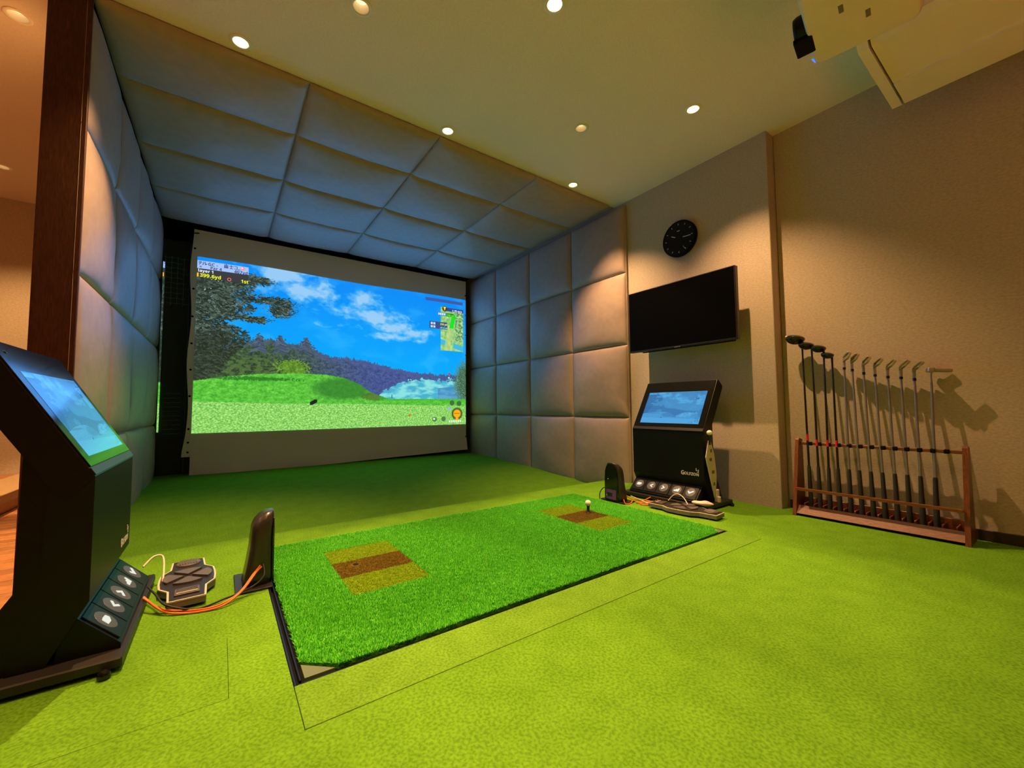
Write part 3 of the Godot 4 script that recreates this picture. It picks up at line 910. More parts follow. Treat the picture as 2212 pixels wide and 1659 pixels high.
# ------------------------------------------------------------------ hitting mat
func scatter(parent: Node3D, called: String, n: int, lo: Vector2, hi: Vector2, skip: Array, y: float, hgt: float, cols: Array, sd: int) -> void:
	var r := RandomNumberGenerator.new()
	r.seed = sd
	var m := MB.new()
	for k in 4:
		var a := k * 1.7 + 0.4
		var d := Vector3(cos(a), 0, sin(a))
		var s := Vector3(-d.z, 0, d.x) * 0.0014
		var b := d * 0.0025
		var lean := d * hgt * (0.25 + 0.2 * k)
		m.tri(b - s, b + s, b + lean + Vector3(0, hgt * (1.0 - 0.12 * k), 0))
	var mm := MultiMesh.new()
	mm.transform_format = MultiMesh.TRANSFORM_3D
	mm.use_colors = true
	mm.mesh = m.mesh()
	mm.instance_count = n
	for i in n:
		var p := Vector2()
		for tries in 20:
			p = Vector2(r.randf_range(lo.x, hi.x), r.randf_range(lo.y, hi.y))
			var ok := true
			for q in skip:
				if q.has_point(p): ok = false
			if lo.x < 0.3 and ((p.x - 0.216) / 0.094 + (-1.345 - p.y) / 0.075 < 0.95 or (2.54 - p.x) / 0.075 + (-1.332 - p.y) / 0.075 < 0.95): ok = false
			if ok: break
		var s := r.randf_range(0.75, 1.2)
		mm.set_instance_transform(i, Transform3D(Basis(Vector3.UP, r.randf() * TAU).scaled(Vector3(s, s, s)), Vector3(p.x, y, p.y)))
		mm.set_instance_color(i, cols[r.randi() % cols.size()])
	var o := MultiMeshInstance3D.new()
	o.name = called
	o.multimesh = mm
	o.material_override = M.blade
	o.set_meta("kind", "stuff")
	parent.add_child(o, true)

func build_mat() -> void:
	M.blade = mat(Color.WHITE, 0.6, 0, 0.3)
	M.blade.vertex_color_use_as_albedo = true
	M.blade.cull_mode = BaseMaterial3D.CULL_DISABLED
	var t := thing("hitting_mat", "bright green artificial turf hitting mat set into the floor", "golf mat")
	# black tray and rails round the turf
	box1("tray", Vector3(0.184, -0.021, -2.663), Vector3(2.554, -0.014, -1.314), M.black_matt, t)
	for q in [[0.1845, -2.662, 0.1925, -1.314], [0.200, -2.655, 0.206, -1.335], [2.546, -2.662, 2.553, -1.314], [0.1925, -1.321, 2.546, -1.3145], [0.1925, -2.662, 2.546, -2.657]]:
		box1("rail", Vector3(q[0], -0.0139, q[1]), Vector3(q[2], -0.001, q[3]), M.black, t, 0.0015)
	var pieces := [[0.216, -2.652, 1.7865, -1.345], [1.7925, -2.652, 2.540, -1.332]]
	for q in pieces:
		var m := MB.new()
		# the near corner of each outer edge is cut off
		var c := 0.075
		var poly: PackedVector2Array
		if q[0] < 1.0: poly = PackedVector2Array([Vector2(q[0], q[1]), Vector2(q[2], q[1]), Vector2(q[2], q[3]), Vector2(q[0] + c * 1.25, q[3]), Vector2(q[0], q[3] - c)])
		else: poly = PackedVector2Array([Vector2(q[0], q[1]), Vector2(q[2], q[1]), Vector2(q[2], q[3] - c), Vector2(q[2] - c, q[3]), Vector2(q[0], q[3])])
		prism(m, poly, Vector3(0, -0.0138, 0), Vector3.RIGHT, Vector3.BACK, Vector3.UP, 0.0168)
		put("turf_panel", m, M.turf, t)
	for q in [[Vector2(0.214, -1.333), Vector2(0.296, -1.333), Vector2(0.214, -1.408)], [Vector2(2.541, -1.330), Vector2(2.541, -1.400), Vector2(2.470, -1.330)]]:
		var m := MB.new()
		prism(m, PackedVector2Array(q), Vector3(0, -0.0138, 0), Vector3.RIGHT, Vector3.BACK, Vector3.UP, 0.0150)
		put("corner_plate", m, M.corner_plate, t)
	var skips := []
	for q in [[0.460, 0.795], [1.910, 2.228]]:
		var z0 := -2.376
		for k in 3:
			var m := MB.new()
			bx(m, Vector3(q[0], -0.010, z0 + k * 0.2017), Vector3(q[1], 0.0062, z0 + k * 0.2017 + 0.2005), 0.002)
			put("tee_patch", m, M.brown_turf if k == 1 else M.olive, t).set_meta("label", "brown turf strip" if k == 1 else "olive turf strip")
		skips.append(Rect2(q[0] - 0.004, z0 - 0.004, q[1] - q[0] + 0.008, 0.612))
	var m2 := MB.new()
	lathe(m2, [Vector2(0.0001, 0.0088), Vector2(0.010, 0.0088), Vector2(0.014, 0.0062)], Vector3(0.557, 0, -2.114), Vector3.UP, 16, true)
	m2.facing(Vector3.UP)
	put("tee_hole", m2, M.black_matt, t)
	var G := [Color(0.085, 0.50, 0.022), Color(0.11, 0.58, 0.03), Color(0.06, 0.42, 0.015), Color(0.22, 0.72, 0.08)]
	skips.append(Rect2(1.783, -2.7, 0.013, 1.5))
	scatter(t, "turf_pile", 115000, Vector2(0.214, -2.654), Vector2(2.542, -1.338), skips, 0.002, 0.011, G, 5)
	for q in [[0.460, 0.795], [1.910, 2.228]]:
		for k in 3:
			var z0 := -2.376 + k * 0.2017
			scatter(t, "patch_pile", 3800, Vector2(q[0], z0), Vector2(q[1], z0 + 0.2), [Rect2(0.535, -2.134, 0.045, 0.04)], 0.005, 0.005, [Color(0.15, 0.105, 0.008), Color(0.11, 0.075, 0.006), Color(0.21, 0.15, 0.02)] if k == 1 else [Color(0.20, 0.37, 0.004), Color(0.16, 0.30, 0.004), Color(0.28, 0.46, 0.012)], 11 + k)
	# tee and ball
	var tee := MB.new()
	lathe(tee, [Vector2(0.022, 0.0), Vector2(0.022, 0.003), Vector2(0.0105, 0.005), Vector2(0.010, 0.042), Vector2(0.0125, 0.046), Vector2(0.006, 0.044)], Vector3.ZERO, Vector3.UP, 20)
	var to := put("rubber_tee", tee, M.rubber)
	to.position = Vector3(2.175, 0.0095, -2.120)
	tag(to, "short black rubber tee under the white golf ball", "golf tee")
	var b := MB.new()
	blob(b, Transform3D(), func(p: Vector3) -> Vector3: return p * 0.02135, 32, 20)
	var bo := put("golf_ball", b, M.ball)
	bo.position = Vector3(2.175, 0.0095 + 0.046 + 0.0185, -2.120)
	tag(bo, "white golf ball on the black tee", "golf ball")

# ------------------------------------------------------------------ machines
func ring_loft(m: MB, rings: Array) -> void:
	# closed loft through rings of equal size, capped
	m.start()
	var n: int = rings[0].size()
	var base := m.v.size()
	for r in rings:
		for p in r: m.p(p)
	for j in rings.size() - 1:
		for i in n:
			var a := base + j * n + i
			var b := base + j * n + (i + 1) % n
			m.ix.append_array(PackedInt32Array([a, b, b + n, a, b + n, a + n]))
	for e in [0, rings.size() - 1]:
		var c := Vector3()
		for p in rings[e]: c += p
		var ci := m.p(c / n)
		for i in n:
			var a: int = base + e * n + i
			var b: int = base + e * n + (i + 1) % n
			if e == 0: m.ix.append_array(PackedInt32Array([ci, b, a]))
			else: m.ix.append_array(PackedInt32Array([ci, a, b]))
	m.close()

func rounded_rect(cx: float, cz: float, w: float, d: float, r: float, y: float, k := 5) -> Array:
	var out := []
	r = minf(r, minf(w, d) * 0.5)
	for c in [[1, 1, 0.0], [-1, 1, 0.5], [-1, -1, 1.0], [1, -1, 1.5]]:
		for i in k + 1:
			var a: float = PI * (c[2] + 0.5 * i / k)
			out.append(Vector3(cx + c[0] * (w * 0.5 - r) + cos(a) * r, y, cz + c[1] * (d * 0.5 - r) + sin(a) * r))
	return out

# facing +z; 0.165 wide, 0.31 high
func make_sensor(t: Node3D) -> void:
	var m := MB.new()
	bx(m, Vector3(-0.12, 0.0, -0.135), Vector3(0.12, 0.010, 0.0), 0.002)
	put("base_plate", m, M.charcoal, t)
	var rows := [[0.010, 0.165, -0.108], [0.04, 0.165, -0.102], [0.10, 0.162, -0.092], [0.16, 0.158, -0.084], [0.21, 0.152, -0.080], [0.25, 0.145, -0.076], [0.275, 0.134, -0.066], [0.295, 0.116, -0.048], [0.307, 0.090, -0.028], [0.312, 0.055, -0.012]]
	var rings := []
	for q in rows:
		var y: float = q[0]
		var front := 0.0 + 0.006 * smoothstep(0.2, 0.31, y)
		rings.append(rounded_rect(0, (q[2] + front) * 0.5, q[1], front - q[2], 0.03, y))
	m = MB.new()
	ring_loft(m, rings)
	put("housing", m, M.sensor_shell, t)
	# glossy black front window
	m = MB.new()
	var poly := PackedVector2Array()
	for q in [[-0.066, 0.012], [0.066, 0.012], [0.066, 0.17], [0.062, 0.24], [0.048, 0.28], [0.024, 0.298], [-0.024, 0.298], [-0.048, 0.28], [-0.062, 0.24], [-0.066, 0.17]]: poly.append(Vector2(q[0], q[1]))
	prism(m, poly, Vector3(0, 0, 0.0005), Vector3.RIGHT, Vector3.UP, Vector3.BACK, 0.007)
	put("front_window", m, M.black_gloss, t)
	m = MB.new()
	bx(m, Vector3(-0.052, 0.024, 0.0076), Vector3(0.050, 0.100, 0.0090), 0.001)
	var pw := put("infrared_window", m, M.purple, t)
	pw.set_meta("label", "purple lower window")
	m = MB.new()
	bx(m, Vector3(-0.04, 0.046, 0.0092), Vector3(0.012, 0.074, 0.0104), 0.001)
	put("camera_window", m, M.black_gloss, t)
	for p in [Vector3(-0.03, 0.182, 0.008), Vector3(-0.042, 0.052, 0.0105)]:
		m = MB.new()
		lathe(m, [Vector2(0.0001, 0.003), Vector2(0.004, 0.002), Vector2(0.005, 0.0)], p, Vector3.BACK, 10, true)
		m.facing(Vector3.BACK)
		put("indicator_lens", m, M.white, t)

func icon_poly(k: int) -> Array:
	match k:
		0: return [PackedVector2Array([Vector2(-0.022, -0.012), Vector2(0.004, -0.014), Vector2(0.022, -0.004), Vector2(0.018, 0.010), Vector2(-0.004, 0.012), Vector2(-0.020, 0.010)])]
		1: return [PackedVector2Array([Vector2(0.012, 0.018), Vector2(-0.014, 0.0), Vector2(0.012, -0.018), Vector2(0.018, -0.010), Vector2(0.002, 0.0), Vector2(0.018, 0.010)])]
		2: return [PackedVector2Array([Vector2(-0.012, 0.018), Vector2(-0.018, 0.010), Vector2(-0.002, 0.0), Vector2(-0.018, -0.010), Vector2(-0.012, -0.018), Vector2(0.014, 0.0)])]
		3: return [PackedVector2Array([Vector2(-0.022, -0.014), Vector2(0.020, -0.014), Vector2(0.022, 0.014), Vector2(0.012, 0.016), Vector2(0.008, 0.006), Vector2(-0.004, 0.008), Vector2(-0.008, 0.0), Vector2(-0.022, -0.002)])]
	return [PackedVector2Array([Vector2(-0.024, 0.004), Vector2(-0.016, 0.012), Vector2(-0.007, 0.0), Vector2(0.020, 0.016), Vector2(0.026, 0.007), Vector2(-0.007, -0.017)])]

# facing +z, hinge line of the front at z = 0
func make_kiosk(t: Node3D) -> void:
	var hw := 0.32
	# base tray
	var m := MB.new()
	bx(m, Vector3(-0.375, 0.012, -0.30), Vector3(0.375, 0.042, 0.085), 0.004)
	put("base", m, M.charcoal, t)
	m = MB.new()
	bx(m, Vector3(-0.36, 0.004, -0.33), Vector3(0.36, 0.012, 0.06), 0.001)
	put("floor_plate", m, M.black_matt, t)
	for s in [-1, 1]:
		for z in [-0.25, 0.05]:
			m = MB.new()
			lathe(m, [Vector2(0.014, 0.0), Vector2(0.016, 0.006), Vector2(0.014, 0.020), Vector2(0.004, 0.026)], Vector3(s * 0.392, 0.0, z), Vector3.UP, 12)
			put("levelling_foot", m, M.black_gloss, t)
	# body: front panel block and a slightly narrower rear spine
	var poly := PackedVector2Array([Vector2(-0.035, 0.615), Vector2(0, 0.57), Vector2(0, 0.205), Vector2(-0.045, 0.12), Vector2(-0.085, 0.043), Vector2(-0.16, 0.043), Vector2(-0.105, 0.24), Vector2(-0.09, 0.66)])
	m = MB.new()
	prism(m, poly, Vector3(-hw, 0, 0), Vector3.BACK, Vector3.UP, Vector3.RIGHT, hw * 2)
	put("body", m, M.black_satin, t)
	poly = PackedVector2Array([Vector2(-0.088, 0.60), Vector2(-0.088, 0.24), Vector2(-0.14, 0.043), Vector2(-0.26, 0.043), Vector2(-0.215, 0.16), Vector2(-0.154, 0.26), Vector2(-0.149, 0.64)])
	m = MB.new()
	prism(m, poly, Vector3(-hw + 0.006, 0, 0), Vector3.BACK, Vector3.UP, Vector3.RIGHT, hw * 2 - 0.012)
	put("rear_spine", m, M.black, t)
	# tilted head
	var up := Vector3(0, 0.40, -0.235).normalized()
	var nrm := Vector3(0, -up.z, up.y)     # out of the face
	var o := Vector3(0, 0.572, 0)
	var hl := 0.466
	m = MB.new()
	var hp := PackedVector2Array([Vector2(0, 0), Vector2(hl, 0), Vector2(hl + 0.008, -0.010), Vector2(hl - 0.004, -0.085), Vector2(hl - 0.02, -0.092), Vector2(0.0, -0.092), Vector2(-0.02, -0.06)])
	prism(m, hp, o + Vector3(-hw - 0.0012, 0, 0), up, nrm, Vector3.RIGHT, hw * 2 + 0.0024)
	put("head", m, M.black, t)
	var fb := Basis(Vector3.RIGHT, up, nrm)
	var tf := Transform3D(fb, o)
	m = MB.new()
	bx(m, Vector3(-hw + 0.006, 0.030, 0.0005), Vector3(hw - 0.006, hl - 0.004, 0.005), 0.0015, tf)
	var bezel := put("bezel_glass", m, M.black_gloss, t)
	m = MB.new()
	bx(m, Vector3(-hw, 0.002, 0.0005), Vector3(hw, 0.028, 0.004), 0.0015, tf)
	put("hinge_strip", m, M.charcoal, t)
	m = MB.new()
	m.start()
	var q := [Vector3(-0.262, 0.062, 0.0056), Vector3(0.272, 0.062, 0.0056), Vector3(0.272, 0.362, 0.0056), Vector3(-0.262, 0.362, 0.0056)]
	m.quad(tf * q[0], tf * q[1], tf * q[2], tf * q[3])
	m.facing(nrm)
	put("display_screen", m, M.lcd, bezel)
	m = MB.new()
	lathe(m, [Vector2(0.0001, 0.002), Vector2(0.006, 0.002), Vector2(0.007, 0.0)], tf * Vector3(-0.255, 0.425, 0.005), nrm, 12, true)
	m.facing(nrm)
	put("camera_eye", m, M.lens_glass, bezel)
	# button bar
	var bu := Vector3(0, 0.095, -0.095).normalized()
	var bn := Vector3(0, -bu.z, bu.y)
	var bt := Transform3D(Basis(Vector3.RIGHT, bu, bn), Vector3(-0.01, 0.060, 0.068))
	m = MB.new()
	prism(m, PackedVector2Array([Vector2(0.072, 0.043), Vector2(0.072, 0.058), Vector2(-0.028, 0.160), Vector2(-0.05, 0.160), Vector2(-0.07, 0.043)]), Vector3(-hw + 0.01, 0, 0), Vector3.BACK, Vector3.UP, Vector3.RIGHT, hw * 2 - 0.04)
	var bar := put("button_bar", m, M.black, t)
	for k in 5:
		var cx := -0.232 + k * 0.116
		m = MB.new()
		bx(m, Vector3(cx - 0.0555, 0.006, 0.001), Vector3(cx + 0.0555, 0.128, 0.007), 0.002, bt)
		var key := put("push_button", m, M.black_satin, bar)
		m = MB.new()
		lathe(m, [Vector2(0.0001, 0.0012), Vector2(0.037, 0.0012), Vector2(0.038, 0.0)], bt * Vector3(cx, 0.066, 0.007), bn, 28, true)
		m.facing(bn)
		put("button_disc", m, M.icon_disc, bar)
		for pl in icon_poly(k):
			m = MB.new()
			prism(m, pl, bt * Vector3(cx, 0.066, 0.0085), Vector3.RIGHT, bu, bn, 0.0012)
			put("button_sign", m, M.icon, bar)
	# maker's name low on the front panel
	letters("G", 0.044, M.white, t, "lettering", Vector3(0.130, 0.250, 0.0012))
	letters("OLFZON", 0.031, M.white, t, "lettering", Vector3(0.159, 0.2475, 0.0012))
	for k in [[0.256, 0.276, 0.005, 0.020], [0.261, 0.276, 0.008, 0.005], [0.274, 0.264, 0.005, 0.022], [0.266, 0.264, 0.008, 0.005]]:
		m = MB.new()
		bx(m, Vector3(k[0], k[1], 0.0005), Vector3(k[0] + k[2], k[1] + k[3], 0.0016), 0.0003)
		put("logo_mark", m, M.white, t)

# long axis z, round button at -z, 0.5 x 0.19
func make_foot_pad(t: Node3D) -> void:
	var half := [[-0.25, 0.058], [-0.135, 0.062], [-0.085, 0.092], [-0.03, 0.096], [0.03, 0.096], [0.085, 0.092], [0.135, 0.062], [0.25, 0.058]]
	var outline := PackedVector2Array()
	for q in half: outline.append(Vector2(q[1], q[0]))
	for i in half.size(): outline.append(Vector2(-half[7 - i][1], half[7 - i][0]))
	var grow := func(g: float) -> PackedVector2Array: return Geometry2D.offset_polygon(outline, g, Geometry2D.JOIN_ROUND)[0]
	var m := MB.new()
	prism(m, grow.call(0.002), Vector3(0, 0.012, 0), Vector3.RIGHT, Vector3.BACK, Vector3.UP, 0.026)
	put("housing", m, M.grey_plastic, t)
	m = MB.new()
	prism(m, grow.call(0.0028), Vector3(0, 0.0345, 0), Vector3.RIGHT, Vector3.BACK, Vector3.UP, 0.0050)
	put("pale_rim", m, M.pale_line, t)
	m = MB.new()
	prism(m, grow.call(-0.004), Vector3(0, 0.037, 0), Vector3.RIGHT, Vector3.BACK, Vector3.UP, 0.0042)
	put("top_plate", m, M.charcoal, t)
	for s in [[-0.05, -0.2], [0.05, -0.2], [-0.05, 0.2], [0.05, 0.2]]:
		m = MB.new()
		lathe(m, [Vector2(0.010, 0.0), Vector2(0.011, 0.012)], Vector3(s[0], 0.0, s[1]), Vector3.UP, 10)
		put("rubber_foot", m, M.rubber, t)
	m = MB.new()
	lathe(m, [Vector2(0.046, 0.041), Vector2(0.046, 0.047), Vector2(0.042, 0.050), Vector2(0.0001, 0.051)], Vector3(0, 0, -0.19), Vector3.UP, 24)
	var rb := put("round_button", m, M.button, t)
	for k in 7:
		m = MB.new()
		var x := -0.03 + k * 0.01
		bx(m, Vector3(x - 0.0025, 0.0495, -0.19 - 0.03), Vector3(x + 0.0025, 0.0535, -0.19 + 0.03), 0.001)
		put("tread_rib", m, M.button, rb)
	for k in 4:
		m = MB.new()
		var pl := PackedVector2Array([Vector2(0.0, 0.016)])
		for i in 7:
			var a := lerpf(-0.62, 0.62, i / 6.0)
			pl.append(Vector2(sin(a) * 0.092, cos(a) * 0.092))
		var tr := Transform2D(k * PI / 2, Vector2.ZERO)
		var turned := PackedVector2Array()
		for p in pl: turned.append(tr * p * Vector2(0.92, 1.0))
		prism(m, turned, Vector3(0, 0.041, 0), Vector3.RIGHT, Vector3.BACK, Vector3.UP, 0.009)
		put("arrow_button", m, M.button, t)
	m = MB.new()
	bx(m, Vector3(-0.04, 0.041, 0.150), Vector3(0.04, 0.048, 0.215), 0.003)
	var sq := put("square_button", m, M.button, t)
	for k in 4:
		m = MB.new()
		bx(m, Vector3(-0.034, 0.0478, 0.157 + k * 0.0145), Vector3(0.034, 0.0508, 0.164 + k * 0.0145), 0.001)
		put("tread_rib", m, M.pale_line if k == 3 else M.button, sq)

func smooth_path(pts: Array, n := 8) -> Array:
	var out := []
	for i in pts.size() - 1:
		var p0: Vector3 = pts[maxi(i - 1, 0)]
		var p3: Vector3 = pts[mini(i + 2, pts.size() - 1)]
		for k in n: out.append(pts[i].cubic_interpolate(pts[i + 1], p0, p3, float(k) / n))
	out.append(pts[pts.size() - 1])
	return out

func cable(called: String, pts: Array, r: float, m: Material, label: String) -> void:
	var b := MB.new()
	tube(b, smooth_path(pts), r, 7)
	tag(put(called, b, m), label, "cable")

func build_machines(pic: Image) -> void:
	var small := pic.duplicate()
	small.resize(600, 348)
	for y in small.get_height():
		for x in small.get_width():
			var c: Color = small.get_pixel(x, y)
			var g := c.get_luminance()
			small.set_pixel(x, y, Color(g * 0.5, g * 0.75, g * 0.75 + 0.2).lerp(Color(0.16, 0.66, 0.88), 0.45))
	var s := mat(lin(0.01, 0.01, 0.012), 0.1)
	s.emission_enabled = true
	s.emission = Color.BLACK
	s.emission_texture = ImageTexture.create_from_image(small)
	s.emission_energy_multiplier = 1.2
	M.lcd = s
	var kr := thing("simulator_kiosk", "black simulator kiosk with lit display standing below the television", "kiosk", Vector3(2.95, 0, -2.0), -PI / 2)
	make_kiosk(kr)
	var kl := thing("simulator_kiosk", "black simulator kiosk with lit display next to the wooden post", "kiosk", Vector3(-0.305, 0, -2.065), PI / 2)
	make_kiosk(kl)
	var sl := thing("ball_sensor", "black curved ball sensor beside the empty left tee patch", "sensor", Vector3(0.222, 0.003, -2.19), PI / 2)
	sl.position = Vector3(0.20, 0.0, -2.19)
	make_sensor(sl)
	var sr := thing("ball_sensor", "black curved ball sensor with purple window beside the teed ball", "sensor", Vector3(2.585, 0.0, -2.255), -PI / 2)
	make_sensor(sr)
	var fl := thing("foot_controller", "dark grey foot controller lying by the kiosk next to the wooden post", "foot controller", Vector3(-0.10, 0, -2.31), 0.04)
	make_foot_pad(fl)
	var fr := thing("foot_controller", "dark grey foot controller lying before the kiosk below the television", "foot controller", Vector3(2.735, 0, -1.715), PI + 0.09)
	make_foot_pad(fr)
	# cables of the left side
	cable("orange_cable", [Vector3(-0.225, 0.05, -2.13), Vector3(-0.15, 0.012, -2.06), Vector3(-0.02, 0.007, -1.995), Vector3(0.07, 0.02, -2.03), Vector3(0.13, 0.07, -2.09), Vector3(0.155, 0.095, -2.105)], 0.0042, M.orange, "orange cable running from the left kiosk to its ball sensor")
	cable("orange_cable", [Vector3(-0.225, 0.05, -2.14), Vector3(-0.14, 0.010, -2.03), Vector3(0.0, 0.006, -1.98), Vector3(0.08, 0.028, -2.02), Vector3(0.14, 0.075, -2.09), Vector3(0.16, 0.088, -2.106)], 0.0040, M.orange, "second orange cable lying along the first to the left ball sensor")
	cable("black_cable", [Vector3(-0.222, 0.06, -2.22), Vector3(-0.19, 0.05, -2.14), Vector3(-0.15, 0.035, -2.045), Vector3(-0.06, 0.006, -2.02), Vector3(0.03, 0.012, -2.04), Vector3(0.12, 0.03, -2.05), Vector3(0.165, 0.06, -2.065), Vector3(0.165, 0.10, -2.10)], 0.0038, M.rubber, "thin black cable from left kiosk past the foot controller")
	cable("white_cable", [Vector3(-0.255, 0.10, -2.37), Vector3(-0.225, 0.125, -2.41), Vector3(-0.195, 0.115, -2.42), Vector3(-0.185, 0.06, -2.35), Vector3(-0.185, 0.02, -2.29), Vector3(-0.165, 0.022, -2.295)], 0.0040, M.white_cable, "white cable looping from kiosk to foot controller by the post")
	# cables of the right side
	cable("orange_cable", [Vector3(2.69, 0.06, -2.22), Vector3(2.73, 0.02, -2.18), Vector3(2.80, 0.008, -2.09), Vector3(2.84, 0.012, -2.00), Vector3(2.80, 0.006, -2.05), Vector3(2.72, 0.006, -2.11), Vector3(2.70, 0.01, -2.08), Vector3(2.78, 0.006, -1.99), Vector3(2.86, 0.02, -2.02)], 0.0042, M.orange, "tangled orange cable between right ball sensor and kiosk")
	cable("orange_cable", [Vector3(2.62, 0.03, -2.165), Vector3(2.60, 0.006, -2.13), Vector3(2.65, 0.006, -2.12), Vector3(2.72, 0.02, -2.14), Vector3(2.77, 0.007, -2.05), Vector3(2.72, 0.006, -2.00), Vector3(2.68, 0.006, -2.04), Vector3(2.74, 0.007, -2.09), Vector3(2.86, 0.03, -2.09)], 0.0040, M.orange, "orange cable curling in front of the right ball sensor")
	cable("black_cable", [Vector3(2.63, 0.09, -2.345), Vector3(2.62, 0.09, -2.375), Vector3(2.60, 0.05, -2.395), Vector3(2.59, 0.005, -2.39)], 0.0038, M.rubber, "short black cable at the foot of the right ball sensor")
	cable("white_cable", [Vector3(2.70, 0.05, -2.16), Vector3(2.76, 0.01, -2.08), Vector3(2.75, 0.006, -2.01), Vector3(2.72, 0.02, -1.965)], 0.0040, M.white_cable, "white cable from right ball sensor to foot controller")
	cable("white_cable", [Vector3(2.82, 0.043, -1.90), Vector3(2.84, 0.085, -1.87), Vector3(2.845, 0.10, -1.83), Vector3(2.83, 0.085, -1.78), Vector3(2.80, 0.06, -1.735), Vector3(2.775, 0.052, -1.715)], 0.0036, M.white_cable, "white cable arching from the kiosk over the right foot controller")
	# things on the right kiosk
	var h := thing("ball_holder", "white golf ball in a black clip on the kiosk side below the television", "ball holder", Vector3(2.985, 0.53, -1.665))
	var m := MB.new()
	blob(m, Transform3D(Basis(), Vector3(0, 0.035, 0.018)), func(p: Vector3) -> Vector3: return p * 0.0205, 18, 12)
	put("ball", m, M.ball, h)
	m = MB.new()
	lathe(m, [Vector2(0.006, -0.055), Vector2(0.008, 0.0), Vector2(0.018, 0.014), Vector2(0.018, 0.018)], Vector3(0, 0, 0.018), Vector3.UP, 12)
	put("clip", m, M.black_gloss, h)
	var cd := thing("hanging_card", "cream printed card hanging on the side of the kiosk", "card", Vector3(3.0, 0.0, -1.662))
	m = MB.new()
	var pl := PackedVector2Array([Vector2(-0.02, 0.505), Vector2(0.005, 0.512), Vector2(0.055, 0.40), Vector2(0.075, 0.27), Vector2(0.075, 0.19), Vector2(0.045, 0.075), Vector2(0.0, 0.20), Vector2(-0.062, 0.385)])
	prism(m, pl, Vector3(0, 0, 0.002), Vector3.RIGHT, Vector3.UP, Vector3(0.12, 0, 1).normalized(), 0.006)
	put("card", m, M.ivory, cd)
	for k in [[0.01, 0.43, 0.012], [0.0, 0.365, 0.016], [0.03, 0.27, 0.018], [0.04, 0.18, 0.012]]:
		m = MB.new()
		bx(m, Vector3(k[0] - k[2], k[1] - 0.012, 0.0086), Vector3(k[0] + k[2], k[1] + 0.012, 0.0096), 0.0004)
		put("print_mark", m, M.grey_plastic, cd)
	m = MB.new()
	blob(m, Transform3D(Basis(Vector3.UP, 0.35), Vector3(2.872, 0.060, -1.655)), func(p: Vector3) -> Vector3:
		return Vector3(p.x * 0.034, p.y * (0.017 + 0.004 * sin(p.z * 5.0)), p.z * 0.075), 22, 12)
	tag(put("folded_cloth", m, M.ivory), "cream folded cloth lying on the kiosk base below the television", "cloth")
	m = MB.new()
	bx(m, Vector3(3.06, 0.042, -1.668), Vector3(3.095, 0.135, -1.645), 0.003)
	bx(m, Vector3(3.055, 0.042, -1.645), Vector3(3.085, 0.085, -1.628), 0.003)
	tag(put("power_adapter", m, M.ivory), "small cream power adapter on the kiosk base below the television", "adapter")

